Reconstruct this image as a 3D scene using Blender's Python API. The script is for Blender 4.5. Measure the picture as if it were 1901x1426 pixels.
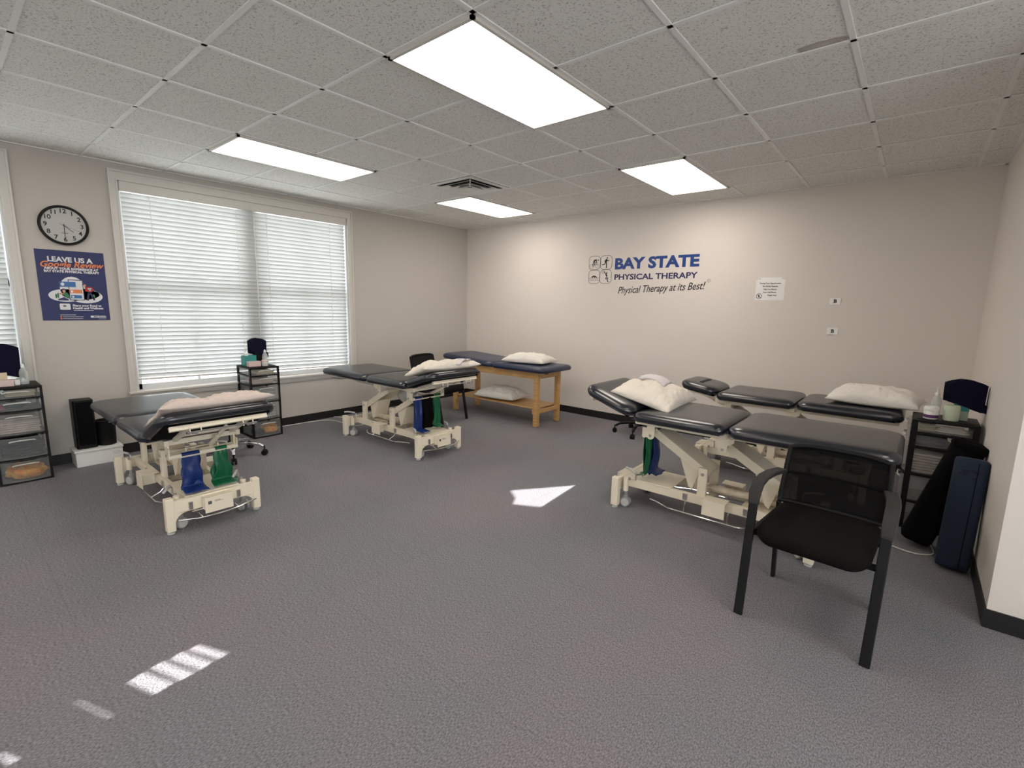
import bpy, bmesh, math, random
from mathutils import Vector, Matrix, noise
from math import radians as RAD, sin, cos, pi, tan
random.seed(7)
sc = bpy.context.scene
for o in list(bpy.data.objects): bpy.data.objects.remove(o)
COL = sc.collection

# ------------------------------------------------------------------ camera
cam_d = bpy.data.cameras.new('camera'); cam = bpy.data.objects.new('camera', cam_d); COL.objects.link(cam)
YAW, PIT, ROL = -0.692981316, -0.159290163, 0.0198153995
fv = Vector((sin(YAW)*cos(PIT), cos(YAW)*cos(PIT), sin(PIT)))
rv = Vector((cos(YAW), -sin(YAW), 0)); uv = rv.cross(fv)
r2 = cos(ROL)*rv + sin(ROL)*uv; u2 = -sin(ROL)*rv + cos(ROL)*uv
cam.matrix_world = Matrix(((r2.x, u2.x, -fv.x, 5.793), (r2.y, u2.y, -fv.y, -5.763), (r2.z, u2.z, -fv.z, 1.489), (0, 0, 0, 1)))
cam_d.sensor_width = 36; cam_d.lens = 896.26/1901*36; cam_d.clip_start = 0.02; cam_d.clip_end = 200
sc.camera = cam

# ------------------------------------------------------------------ light and exposure
sc.view_settings.view_transform = 'Standard'; sc.view_settings.look = 'None'
sc.view_settings.exposure = 1.6; sc.view_settings.gamma = 1.0
try: sc.view_settings.use_curve_mapping = False
except Exception: pass
W = bpy.data.worlds.new('sky'); sc.world = W; W.use_nodes = True
bg = W.node_tree.nodes['Background']; bg.inputs[0].default_value = (0.93, 0.97, 1.0, 1); bg.inputs[1].default_value = 2.0
sun_d = bpy.data.lights.new('sun', 'SUN'); sun_d.energy = 17; sun_d.angle = RAD(0.12); sun_d.color = (1, .97, .93)
sun = bpy.data.objects.new('sun', sun_d); COL.objects.link(sun)
sun.rotation_euler = Vector((0.06, 1.0, -0.249)).to_track_quat('-Z', 'Y').to_euler(); sun.location = (3, -14, 6)
try:
    sc.cycles.max_bounces = 8; sc.cycles.diffuse_bounces = 5; sc.cycles.transparent_max_bounces = 24
    sc.cycles.sample_clamp_indirect = 6; sc.cycles.use_denoising = True
    sc.cycles.blur_glossy = 0.6
except Exception: pass
def portal(name, cx, cy, cz, sx, sz, rot):
    l = bpy.data.lights.new(name, 'AREA'); l.shape = 'RECTANGLE'; l.size = sx; l.size_y = sz
    try: l.cycles.is_portal = True
    except Exception: pass
    o = bpy.data.objects.new(name, l); COL.objects.link(o); o.location = (cx, cy, cz); o.rotation_euler = rot
PANEL_WARM = (1.0, 0.905, 0.80); PANEL_L = 2.9      # light panels in view
PANEL_BACK = 1.75                                   # unseen fixtures behind the camera

# ------------------------------------------------------------------ materials
def lin(*c):
    return tuple((x/12.92 if x <= .04045 else ((x+.055)/1.055)**2.4) for x in [v/255 for v in c])
def mat(name, col, rough=.5, metal=0, coat=0, spec=.5, bump=None, noisec=None, emit=None, trans=None, sheen=0):
    m = bpy.data.materials.new(name); m.use_nodes = True; nt = m.node_tree; b = nt.nodes['Principled BSDF']
    b.inputs['Base Color'].default_value = (*col, 1); b.inputs['Roughness'].default_value = rough
    b.inputs['Metallic'].default_value = metal; b.inputs['Specular IOR Level'].default_value = spec
    b.inputs['Coat Weight'].default_value = coat; b.inputs['Coat Roughness'].default_value = .25
    b.inputs['Sheen Weight'].default_value = sheen
    tc = nt.nodes.new('ShaderNodeTexCoord')
    if noisec:
        sc_, c2, lo, hi = noisec
        n = nt.nodes.new('ShaderNodeTexNoise'); n.inputs['Scale'].default_value = sc_; n.inputs['Detail'].default_value = 4
        nt.links.new(tc.outputs['Object'], n.inputs['Vector'])
        r = nt.nodes.new('ShaderNodeValToRGB'); r.color_ramp.elements[0].position = lo; r.color_ramp.elements[1].position = hi
        r.color_ramp.elements[0].color = (*c2, 1); r.color_ramp.elements[1].color = (*col, 1)
        nt.links.new(n.outputs['Fac'], r.inputs['Fac']); nt.links.new(r.outputs['Color'], b.inputs['Base Color'])
    if bump:
        n = nt.nodes.new('ShaderNodeTexNoise'); n.inputs['Scale'].default_value = bump[0]; n.inputs['Detail'].default_value = 3
        nt.links.new(tc.outputs['Object'], n.inputs['Vector'])
        bn = nt.nodes.new('ShaderNodeBump'); bn.inputs['Strength'].default_value = bump[1]; bn.inputs['Distance'].default_value = bump[2]
        nt.links.new(n.outputs['Fac'], bn.inputs['Height']); nt.links.new(bn.outputs['Normal'], b.inputs['Normal'])
    if emit:
        b.inputs['Emission Color'].default_value = (*emit[:3], 1); b.inputs['Emission Strength'].default_value = emit[3]
    if trans is not None:     # see-through share
        t = nt.nodes.new('ShaderNodeBsdfTransparent'); mx = nt.nodes.new('ShaderNodeMixShader'); mx.inputs[0].default_value = trans
        out = nt.nodes['Material Output']
        nt.links.new(b.outputs[0], mx.inputs[1]); nt.links.new(t.outputs[0], mx.inputs[2]); nt.links.new(mx.outputs[0], out.inputs[0])
    return m
M = {}
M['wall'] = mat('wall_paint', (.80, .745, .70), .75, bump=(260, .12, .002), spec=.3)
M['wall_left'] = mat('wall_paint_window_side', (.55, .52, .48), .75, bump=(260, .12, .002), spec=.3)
M['trim'] = mat('white_trim_paint', (.66, .64, .60), .4)
M['sash'] = mat('white_sash_paint', (.75, .77, .78), .4)
M['base'] = mat('black_rubber_baseboard', (.012, .012, .012), .45)
M['cream'] = mat('cream_powder_coat', (.90, .82, .66), .38)
M['creamdark'] = mat('cream_powder_coat_worn', (.84, .75, .59), .5, noisec=(9, (.58, .50, .38), .35, .6))
M['vinyl'] = mat('black_navy_vinyl', (.005, .008, .016), .25, spec=.95, bump=(500, .05, .001))
M['navyvinyl'] = mat('navy_vinyl', (.014, .024, .066), .34, spec=.7, bump=(500, .08, .001))
M['chrome'] = mat('chrome', (.82, .82, .82), .14, 1)
M['steel'] = mat('brushed_steel', (.60, .58, .55), .32, 1)
M['greyplastic'] = mat('grey_plastic', (.33, .34, .33), .5)
M['ltgrey'] = mat('light_grey_plastic', (.55, .56, .54), .5)
M['black'] = mat('black_plastic', (.007, .007, .007), .5, spec=.22)
M['blacksoft'] = mat('black_fabric', (.005, .005, .0055), .95, bump=(300, .3, .002), spec=.08)
M['armpad'] = mat('dark_grey_armrest_plastic', (.030, .029, .029), .6, spec=.3)
M['legblack'] = mat('black_powder_coat', (.009, .0095, .011), .45, spec=.25)
M['seatfab'] = mat('black_seat_fabric', (.008, .0072, .0068), .95, bump=(700, .4, .001), spec=.08)
M['pillow'] = mat('cream_pillowcase_cotton', (.80, .74, .66), .85, spec=.2, bump=(11, .55, .03))
M['pillowpink'] = mat('beige_pillowcase_cotton', (.68, .58, .53), .85, spec=.2, bump=(11, .55, .03))
M['pillowwhite'] = mat('white_pillowcase_cotton', (.82, .79, .74), .85, spec=.2, bump=(11, .55, .03))
M['cloth'] = mat('pale_lilac_cloth', (.72, .68, .70), .9, spec=.2)
M['white'] = mat('white_plastic', (.80, .80, .78), .4)
M['paper'] = mat('white_paper', (.93, .925, .92), .7)
M['ink'] = mat('black_ink', (.015, .015, .018), .6)
M['greyink'] = mat('grey_ink', (.12, .12, .13), .6)
M['logoblue'] = mat('blue_vinyl_lettering', lin(30, 68, 140), .35)
M['lognavy'] = mat('navy_vinyl_lettering', lin(38, 38, 92), .35)
M['bandblue'] = mat('blue_latex_band', (.006, .030, .17), .4)
M['bandgreen'] = mat('green_latex_band', (.004, .13, .052), .4)
M['navy'] = mat('navy_towel', (.008, .007, .022), .95, bump=(220, .6, .003), spec=.1)
M['bagnavy'] = mat('navy_bolster_vinyl', (.011, .018, .038), .65, spec=.2, noisec=(6, (.018, .030, .052), .62, .45))
M['maple'] = mat('maple_wood', (.62, .375, .155), .45)
M['orange'] = mat('orange_foam', (.85, .24, .02), .8, noisec=(30, (.85, .45, .03), .4, .6))
M['teal'] = mat('teal_card', (.03, .26, .25), .6)
M['mint'] = mat('pale_green_plastic', (.52, .60, .46), .4)
M['mintgrey'] = mat('grey_green_card', (.36, .42, .36), .6)
M['purple'] = mat('purple_label', (.10, .025, .14), .5)
M['pinkpaper'] = mat('pale_pink_card', (.66, .52, .50), .7)
M['red'] = mat('red_cloth', (.30, .03, .06), .8)
M['beige'] = mat('beige_folded_linen', (.60, .52, .48), .9, noisec=(14, (.45, .38, .36), .4, .6))
M['greenc'] = mat('dark_green_cloth', (.02, .08, .05), .8)
M['frost'] = mat('clear_smoky_plastic', (.34, .36, .36), .25, trans=.66)
M['clearpl'] = mat('clear_plastic', (.75, .80, .78), .12, trans=.6)
M['clearbag'] = mat('clear_bag_film', (.75, .76, .78), .2, trans=.25)
M['mesh'] = mat('black_chair_mesh', (.006, .006, .006), .9, spec=.08, trans=.20)
M['glass'] = mat('window_glass', (.8, .85, .86), .05, trans=.88)
M['clockface'] = mat('clock_face', (.50, .50, .485), .6)
M['grid'] = mat('white_ceiling_grid', (.86, .865, .85), .5)
M['ventwhite'] = mat('white_vent_metal', (.86, .86, .82), .45)
M['dark'] = mat('dark_hollow', (.03, .03, .03), .9)
M['posterblue'] = mat('poster_navy', lin(28, 38, 92), .45)
M['posterwhite'] = mat('poster_white', (.72, .73, .76), .5)
M['posterorange'] = mat('poster_orange', lin(226, 130, 72), .5)
M['postermid'] = mat('poster_midblue', lin(60, 110, 170), .5)
M['posterred'] = mat('poster_red', lin(170, 45, 45), .5)
M['postergreen'] = mat('poster_green', lin(50, 120, 80), .5)
M['skin'] = mat('poster_skin', lin(205, 150, 125), .5)
M['cord'] = mat('white_cord', (.75, .73, .68), .5)
M['yellow'] = mat('cream_booklet', (.60, .52, .38), .7)
M['outside'] = mat('sun_shield_grey', (.55, .55, .53), .8)
M['ground'] = mat('outside_ground', (.45, .45, .43), .9)

def slat_mat():
    m = bpy.data.materials.new('white_blind_slat'); m.use_nodes = True; nt = m.node_tree; nt.nodes.clear()
    o = nt.nodes.new('ShaderNodeOutputMaterial'); d = nt.nodes.new('ShaderNodeBsdfDiffuse'); t = nt.nodes.new('ShaderNodeBsdfTranslucent')
    mx = nt.nodes.new('ShaderNodeMixShader'); mx.inputs[0].default_value = .31
    d.inputs[0].default_value = (.74, .76, .76, 1); t.inputs[0].default_value = (.84, .84, .82, 1)
    nt.links.new(d.outputs[0], mx.inputs[1]); nt.links.new(t.outputs[0], mx.inputs[2]); nt.links.new(mx.outputs[0], o.inputs[0]); return m
M['slat'] = slat_mat()
def carpet():
    m = bpy.data.materials.new('grey_loop_carpet'); m.use_nodes = True; nt = m.node_tree; b = nt.nodes['Principled BSDF']
    tc = nt.nodes.new('ShaderNodeTexCoord'); L = nt.links.new
    n1 = nt.nodes.new('ShaderNodeTexNoise'); n1.inputs['Scale'].default_value = 215; n1.inputs['Detail'].default_value = 3
    mp = nt.nodes.new('ShaderNodeMapping'); mp.inputs['Scale'].default_value = (1, .45, 1); L(tc.outputs['Object'], mp.inputs[0]); L(mp.outputs[0], n1.inputs['Vector'])
    r = nt.nodes.new('ShaderNodeValToRGB'); e = r.color_ramp.elements
    e[0].position = .36; e[0].color = (.140, .138, .146, 1); e[1].position = .64; e[1].color = (.280, .273, .288, 1)
    L(n1.outputs['Fac'], r.inputs[0])
    n2 = nt.nodes.new('ShaderNodeTexNoise'); n2.inputs['Scale'].default_value = 1.1; n2.inputs['Detail'].default_value = 3; L(tc.outputs['Object'], n2.inputs['Vector'])
    r2_ = nt.nodes.new('ShaderNodeValToRGB'); r2_.color_ramp.elements[0].position = .35; r2_.color_ramp.elements[0].color = (.95, 1.0, 1.03, 1)
    r2_.color_ramp.elements[1].position = .65; r2_.color_ramp.elements[1].color = (1.06, 1.0, 1.03, 1); L(n2.outputs['Fac'], r2_.inputs[0])
    mx = nt.nodes.new('ShaderNodeMix'); mx.data_type = 'RGBA'; mx.blend_type = 'MULTIPLY'; mx.inputs[0].default_value = 1
    L(r.outputs[0], mx.inputs[6]); L(r2_.outputs[0], mx.inputs[7])
    br = nt.nodes.new('ShaderNodeTexBrick'); br.offset = 0; br.inputs['Scale'].default_value = 1; br.inputs['Mortar Size'].default_value = .0035
    br.inputs['Brick Width'].default_value = .9144; br.inputs['Row Height'].default_value = .9144
    br.inputs['Color1'].default_value = (1, 1, 1, 1); br.inputs['Color2'].default_value = (.95, .95, .95, 1); br.inputs['Mortar'].default_value = (.82, .82, .82, 1)
    L(tc.outputs['Object'], br.inputs['Vector'])
    mx2 = nt.nodes.new('ShaderNodeMix'); mx2.data_type = 'RGBA'; mx2.blend_type = 'MULTIPLY'; mx2.inputs[0].default_value = .5
    L(mx.outputs[2], mx2.inputs[6]); L(br.outputs[0], mx2.inputs[7])
    L(mx2.outputs[2], b.inputs['Base Color']); b.inputs['Roughness'].default_value = .95; b.inputs['Specular IOR Level'].default_value = .15
    bn = nt.nodes.new('ShaderNodeBump'); bn.inputs['Strength'].default_value = .6; bn.inputs['Distance'].default_value = .004
    L(n1.outputs['Fac'], bn.inputs['Height']); L(bn.outputs[0], b.inputs['Normal']); return m
M['carpet'] = carpet()
def tile_mat():
    m = bpy.data.materials.new('speckled_ceiling_tile'); m.use_nodes = True; nt = m.node_tree; b = nt.nodes['Principled BSDF']; L = nt.links.new
    tc = nt.nodes.new('ShaderNodeTexCoord')
    n = nt.nodes.new('ShaderNodeTexNoise'); n.inputs['Scale'].default_value = 105; n.inputs['Detail'].default_value = 2; n.inputs['Distortion'].default_value = .8
    L(tc.outputs['Object'], n.inputs['Vector'])
    r = nt.nodes.new('ShaderNodeValToRGB'); e = r.color_ramp.elements; e[0].position = .34; e[0].color = (.50, .50, .475, 1); e[1].position = .44; e[1].color = (.84, .84, .81, 1)
    L(n.outputs['Fac'], r.inputs[0])
    # one brown water stain on a single tile
    sep = nt.nodes.new('ShaderNodeMapping'); sep.inputs['Location'].default_value = (-5.31, 2.965, -2.717); sep.vector_type = 'POINT'
    L(tc.outputs['Object'], sep.inputs[0])
    mp = nt.nodes.new('ShaderNodeMapping'); mp.inputs['Scale'].default_value = (9.5, 26, 1); L(sep.outputs[0], mp.inputs[0])
    n3 = nt.nodes.new('ShaderNodeTexNoise'); n3.inputs['Scale'].default_value = 9; L(tc.outputs['Object'], n3.inputs['Vector'])
    ln = nt.nodes.new('ShaderNodeVectorMath'); ln.operation = 'LENGTH'; L(mp.outputs[0], ln.inputs[0])
    ad = nt.nodes.new('ShaderNodeMath'); ad.operation = 'ADD'; L(ln.outputs['Value'], ad.inputs[0]); L(n3.outputs['Fac'], ad.inputs[1])
    r3 = nt.nodes.new('ShaderNodeValToRGB'); q = r3.color_ramp.elements; q[0].position = 0; q[0].color = (.30, .30, .30, 1); q[1].position = 1.0; q[1].color = (0, 0, 0, 1)
    z = r3.color_ramp.elements.new(.88); z.color = (.7, .7, .7, 1); dv = nt.nodes.new('ShaderNodeMath'); dv.operation = 'MULTIPLY'; dv.inputs[1].default_value = .62
    L(ad.outputs[0], dv.inputs[0]); L(dv.outputs[0], r3.inputs[0])
    mx = nt.nodes.new('ShaderNodeMix'); mx.data_type = 'RGBA'; mx.inputs[7].default_value = (.30, .245, .20, 1); L(r3.outputs[0], mx.inputs[0]); L(r.outputs[0], mx.inputs[6])
    L(mx.outputs[2], b.inputs['Base Color']); b.inputs['Roughness'].default_value = .95; b.inputs['Specular IOR Level'].default_value = .1
    bn = nt.nodes.new('ShaderNodeBump'); bn.inputs['Strength'].default_value = .35; bn.inputs['Distance'].default_value = .003
    L(n.outputs['Fac'], bn.inputs['Height']); L(bn.outputs[0], b.inputs['Normal']); return m
M['tile'] = tile_mat()
def wood():
    m = M['maple']; nt = m.node_tree; b = nt.nodes['Principled BSDF']; L = nt.links.new
    tc = nt.nodes.new('ShaderNodeTexCoord'); mp = nt.nodes.new('ShaderNodeMapping'); mp.inputs['Scale'].default_value = (4, 40, 40); L(tc.outputs['Object'], mp.inputs[0])
    n = nt.nodes.new('ShaderNodeTexNoise'); n.inputs['Scale'].default_value = 1.6; n.inputs['Detail'].default_value = 5; L(mp.outputs[0], n.inputs['Vector'])
    r = nt.nodes.new('ShaderNodeValToRGB'); e = r.color_ramp.elements; e[0].position = .3; e[0].color = (.52, .29, .105, 1); e[1].position = .7; e[1].color = (.68, .43, .185, 1)
    L(n.outputs['Fac'], r.inputs[0]); L(r.outputs[0], b.inputs['Base Color'])
wood()
def panel_mat(name, s):
    return mat(name, (.9, .9, .9), .5, emit=(*PANEL_WARM, s))
M['panel'] = panel_mat('lit_diffuser', PANEL_L); M['panelback'] = panel_mat('lit_diffuser_rear', PANEL_BACK)

# ------------------------------------------------------------------ mesh helpers
class MB:
    def __init__(s): s.bm = bmesh.new()
    def _add(s, vs, fs):
        v = [s.bm.verts.new(p) for p in vs]
        for f in fs:
            try: s.bm.faces.new([v[i] for i in f])
            except Exception: pass
        return s
    def box(s, c, d, rot=None, bev=0):
        R = rot if rot is not None else Matrix.Identity(3)
        c = Vector(c); h = [x/2 for x in d]
        if bev > 0:
            b = bmesh.new(); bmesh.ops.create_cube(b, size=1)
            for v in b.verts: v.co = Vector((v.co.x*d[0], v.co.y*d[1], v.co.z*d[2]))
            bmesh.ops.bevel(b, geom=list(b.edges), offset=min(bev, min(d)*.45), segments=2, profile=.5, affect='EDGES')
            b.verts.ensure_lookup_table()
            for i, v in enumerate(b.verts): v.index = i
            s._add([c + R @ v.co for v in b.verts], [[v.index for v in f.verts] for f in b.faces]); b.free(); return s
        vs = [c + R @ Vector((x*h[0], y*h[1], z*h[2])) for x in (-1, 1) for y in (-1, 1) for z in (-1, 1)]
        return s._add(vs, [(0, 1, 3, 2), (4, 6, 7, 5), (0, 4, 5, 1), (2, 3, 7, 6), (0, 2, 6, 4), (1, 5, 7, 3)])
    def bar(s, a, b, w, h, up=(0, 0, 1), bev=0):      # rectangular bar from a to b
        a, b = Vector(a), Vector(b); x = (b-a).normalized(); u = Vector(up); y = u.cross(x)
        if y.length < 1e-4: y = Vector((0, 1, 0)).cross(x)
        y.normalize(); z = x.cross(y)
        return s.box((a+b)/2, ((b-a).length, w, h), Matrix((x, y, z)).transposed(), bev)
    def cyl(s, a, b, r, r2_=None, n=20):
        a, b = Vector(a), Vector(b); r2_ = r if r2_ is None else r2_; x = (b-a).normalized()
        u = x.orthogonal().normalized(); w = x.cross(u); vs = []
        for p, rr in ((a, r), (b, r2_)):
            for i in range(n): t = 2*pi*i/n; vs.append(p + (u*cos(t)+w*sin(t))*rr)
        fs = [(i, (i+1) % n, n+(i+1) % n, n+i) for i in range(n)] + [tuple(range(n-1, -1, -1)), tuple(range(n, 2*n))]
        return s._add(vs, fs)
    def tube(s, pts, r, n=10, closed=False):
        pts = [Vector(p) for p in pts]; P = len(pts); vs = []; pu = None
        for i, p in enumerate(pts):
            if closed: d = (pts[(i+1) % P]-pts[i-1])
            else: d = (pts[min(i+1, P-1)]-pts[max(i-1, 0)])
            d.normalize()
            u = d.orthogonal() if pu is None else (pu - d*pu.dot(d))
            if u.length < 1e-5: u = d.orthogonal()
            u.normalize(); pu = u; w = d.cross(u)
            for k in range(n): t = 2*pi*k/n; vs.append(p+(u*cos(t)+w*sin(t))*r)
        fs = []
        for i in range(P if closed else P-1):
            j = (i+1) % P
            for k in range(n): fs.append((i*n+k, i*n+(k+1) % n, j*n+(k+1) % n, j*n+k))
        if not closed: fs += [tuple(range(n-1, -1, -1)), tuple(range((P-1)*n, P*n))]
        return s._add(vs, fs)
    def prism(s, poly, a, b, axis='y'):               # polygon (2D) extruded along axis from a to b
        def p3(q, t): return {'y': (q[0], t, q[1]), 'x': (t, q[0], q[1]), 'z': (q[0], q[1], t)}[axis]
        n = len(poly); vs = [p3(q, a) for q in poly]+[p3(q, b) for q in poly]
        return s._add(vs, [(i, (i+1) % n, n+(i+1) % n, n+i) for i in range(n)] + [tuple(range(n-1, -1, -1)), tuple(range(n, 2*n))])
    def lathe(s, prof, c=(0, 0, 0), n=28):            # prof: [(r,z)...]
        c = Vector(c); vs = []; m = len(prof)
        for r, z in prof:
            for i in range(n): t = 2*pi*i/n; vs.append(c+Vector((r*cos(t), r*sin(t), z)))
        fs = []
        for k in range(m-1):
            for i in range(n): fs.append((k*n+i, k*n+(i+1) % n, (k+1)*n+(i+1) % n, (k+1)*n+i))
        fs += [tuple(range(n-1, -1, -1)), tuple(range((m-1)*n, m*n))]
        return s._add(vs, fs)
    def xf(s, mtx):
        bmesh.ops.transform(s.bm, matrix=mtx, verts=s.bm.verts); return s

def put(name, mb, m, parent=None, smooth=False, bevel=0, angle=40, loc=None, rot=None):
    me = bpy.data.meshes.new(name); bm = mb.bm if isinstance(mb, MB) else mb
    bmesh.ops.recalc_face_normals(bm, faces=bm.faces); bm.to_mesh(me); bm.free()
    me.materials.append(M[m] if isinstance(m, str) else m)
    o = bpy.data.objects.new(name, me); COL.objects.link(o)
    if smooth:
        for p in me.polygons: p.use_smooth = True
        try: me.set_sharp_from_angle(angle=RAD(angle))
        except Exception: pass
    if bevel:
        md = o.modifiers.new('bevel', 'BEVEL'); md.width = bevel; md.segments = 2; md.limit_method = 'ANGLE'; md.angle_limit = RAD(50)
    if parent: o.parent = parent
    if loc: o.location = loc
    if rot: o.rotation_euler = rot
    return o
def tag(o, label, cat, group=None):
    o['label'] = label; o['category'] = cat
    if group: o['group'] = group
    return o
def thing(name, label, cat, loc=(0, 0, 0), rz=0, group=None):
    o = bpy.data.objects.new(name, None); COL.objects.link(o); o.location = loc; o.rotation_euler = (0, 0, rz)
    o.empty_display_size = .1
    return tag(o, label, cat, group)
def struct(name, mb, m, parent=None, **k):
    o = put(name, mb, m, parent, **k)
    if parent is None: o['kind'] = 'structure'
    return o
def rrect(L, Wd, r, n=6):                              # rounded rectangle outline
    r = max(.001, min(r, L/2-.001, Wd/2-.001)); pts = []
    for cx, cy, a0 in ((L/2-r, Wd/2-r, 0), (-L/2+r, Wd/2-r, pi/2), (-L/2+r, -Wd/2+r, pi), (L/2-r, -Wd/2+r, 1.5*pi)):
        for i in range(n+1): a = a0+pi/2*i/n; pts.append((cx+r*cos(a), cy+r*sin(a)))
    return pts
def pad(L, Wd, T, rc=.07, prof=None):                  # upholstered cushion, underside at z=0
    prof = prof or [(.035, 0), (.010, .05), (.0, .28), (.0, .50), (.006, .70), (.022, .87), (.048, .965), (.09, 1.0), (.16, 1.015)]
    mb = MB(); vs = []; fs = []; n = None
    for ins, z in prof:
        o = rrect(L-2*ins, Wd-2*ins, rc-ins*.6); n = len(o); vs += [(x, y, z*T) for x, y in o]
    k = len(prof)
    for j in range(k-1):
        for i in range(n): fs.append((j*n+i, j*n+(i+1) % n, (j+1)*n+(i+1) % n, (j+1)*n+i))
    fs.append(tuple(range(n-1, -1, -1))); fs.append(tuple(range((k-1)*n, k*n)))
    return mb._add(vs, fs)
def pillow_mesh(L, Wd, T, seed=0, wr=1.0, flat=.22, sag=0, bend=None):
    mb = MB(); nu, nv = 56, 40; vs = []; top = {}; bot = {}
    def hgt(u, v):
        a = max(0, 1-abs(u)**2.6); b = max(0, 1-abs(v)**2.6); return (a*b)**.46
    for side in (1, -1):
        for i in range(nu+1):
            for j in range(nv+1):
                u = -1+2*i/nu; v = -1+2*j/nv
                px = u*L/2*(1-.085*(1-v*v)*abs(u)**2*0+.0) ; py = v*Wd/2
                px *= 1-.055*(1-v*v)*abs(u)**3; py *= 1-.075*(1-u*u)*abs(v)**3
                h = hgt(u, v)
                w = noise.noise(Vector((u*2.2+seed*7, v*2.2, seed)))*.16
                # fabric folds running in from the corners and ends
                ang = u*3.0+v*9.0*(1 if u*v > 0 else -1)
                f = noise.noise(Vector((u*3+seed, v*11+seed*3, 3.1)))*abs(u)**1.5*.20 + noise.noise(Vector((u*12+seed*2, v*3, 5.7)))*abs(v)**1.5*.16
                f += abs(noise.noise(Vector((u*5+v*4+seed*5, v*5-u*3, 9.2))))*-.12
                z = h*(1+(w+f*.9)*wr)*T*(1-flat) if side > 0 else -h*T*flat*(1+.1*w)
                if side > 0: z += sag*(noise.noise(Vector((u*1.3+seed, v*1.3+2, 1))))*T*h
                if bend: z += bend(px, py)
                key = (i, j); edge = i in (0, nu) or j in (0, nv)
                if side < 0 and edge: bot[key] = top[key]; continue
                vs.append((px, py, z)); (top if side > 0 else bot)[key] = len(vs)-1
    fs = []
    for i in range(nu):
        for j in range(nv):
            q = [(i, j), (i+1, j), (i+1, j+1), (i, j+1)]
            fs.append([top[k] for k in q]); fs.append([bot[k] for k in reversed(q)])
    zmin = min(v[2] for v in vs)
    return mb._add([(x, y, z-zmin) for x, y, z in vs], fs)
def text_mesh(name, s, size, m, parent, loc, face, ax='LEFT', shear=0, off=0, sx=1.0, depth=.0008, rotz=0, spacing=1.0):
    c = bpy.data.curves.new(name, 'FONT'); c.body = s; c.size = size; c.align_x = ax; c.align_y = 'CENTER'; c.shear = shear; c.offset = off
    c.extrude = depth; c.space_character = spacing; c.resolution_u = 3
    t = bpy.data.objects.new(name+'_src', c); COL.objects.link(t); bpy.context.view_layer.update()
    me = bpy.data.meshes.new_from_object(t.evaluated_get(bpy.context.evaluated_depsgraph_get())); bpy.data.objects.remove(t); bpy.data.curves.remove(c)
    me.name = name; me.materials.clear(); me.materials.append(M[m])
    Rz = Matrix.Rotation(rotz, 4, 'Z') @ Matrix.Diagonal((sx, 1, 1, 1))
    me.transform(FACE[face] @ Rz)
    o = bpy.data.objects.new(name, me); COL.objects.link(o); o.parent = parent; o.location = loc; return o
FACE = {'-y': Matrix(((1, 0, 0, 0), (0, 0, -1, 0), (0, 1, 0, 0), (0, 0, 0, 1))),       # local x->+x, y->z, normal -> -y
        '+x': Matrix(((0, 0, 1, 0), (1, 0, 0, 0), (0, 1, 0, 0), (0, 0, 0, 1)))}      # local x->+y, y->z, normal -> +x
def flat(name, poly, m, parent, face, loc=(0, 0, 0), d=.0006):
    mb = MB().prism(poly, -d, d, 'z').xf(FACE[face]); return put(name, mb, m, parent, loc=loc)
def ell(cx, cy, rx, ry, n=24, a0=0, a1=2*pi): return [(cx+rx*cos(a0+(a1-a0)*i/n), cy+ry*sin(a0+(a1-a0)*i/n)) for i in range(n)]
def stroke(pts, w):                                     # thick polyline as quads in one polygon list
    out = []
    for (x0, y0), (x1, y1) in zip(pts, pts[1:]):
        dx, dy = x1-x0, y1-y0; l = math.hypot(dx, dy) or 1; nx, ny = -dy/l*w/2, dx/l*w/2
        out.append([(x0+nx, y0+ny), (x0-nx, y0-ny), (x1-nx, y1-ny), (x1+nx, y1+ny)])
    return out
def flats(name, polys, m, parent, face, loc=(0, 0, 0), d=.0006):
    mb = MB()
    for p in polys: mb.prism(p, -d, d, 'z')
    mb.xf(FACE[face]); return put(name, mb, m, parent, loc=loc)

# ------------------------------------------------------------------ room shell
H = 2.717; XR = 6.207; YE = -2.642; X1 = 9.2; Y0 = -9.3; U = .6096; GX = 1.761; GY = -2.3237
struct('floor', MB().box(((X1-.2)/2, Y0/2, -.05), (X1+.2, -Y0+.2, .1)), 'carpet')
struct('ceiling', MB().box((X1/2, Y0/2, H+.05), (X1+.2, -Y0+.2, .1)), 'tile')
struct('wall_back', MB().box((X1/2, .06, H/2), (X1+.2, .12, H)), 'wall')
struct('wall_right', MB().box((XR+(X1-XR)/2, YE/2, H/2), (X1-XR, -YE, H)), 'wall')
mb = MB(); ya, yb, za, zb_ = Y0+.8, YE-1.6, .5, 2.3
for a, b, c_, d in ((Y0, ya, 0, H), (yb, YE, 0, H), (ya, yb, 0, za), (ya, yb, zb_, H)): mb.box((X1+.05, (a+b)/2, (c_+d)/2), (.1, b-a, d-c_))
for k in range(1, 4): mb.box((X1+.05, ya+(yb-ya)*k/4, (za+zb_)/2), (.08, .06, zb_-za))
struct('wall_end', mb, 'wall')                        # openings added for fill daylight on the unseen side of the room
portal('portal_fill_opening', X1+.12, (ya+yb)/2, (za+zb_)/2, zb_-za, yb-ya, (0, RAD(90), 0))
# window wall with two openings
wz0, wz1 = .60, 2.56
W1 = (-4.525, -2.19); W2 = (-7.7, -5.285)
mb = MB()
def seg(y0, y1, z0, z1): mb.box((-.08, (y0+y1)/2, (z0+z1)/2), (.16, y1-y0, z1-z0))
seg(Y0, 0, 0, wz0); seg(Y0, 0, wz1, H); seg(W1[1], 0, wz0, wz1); seg(W2[1], W1[0], wz0, wz1); seg(Y0, W2[0], wz0, wz1)
struct('wall_left', mb, 'wall_left')
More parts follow.
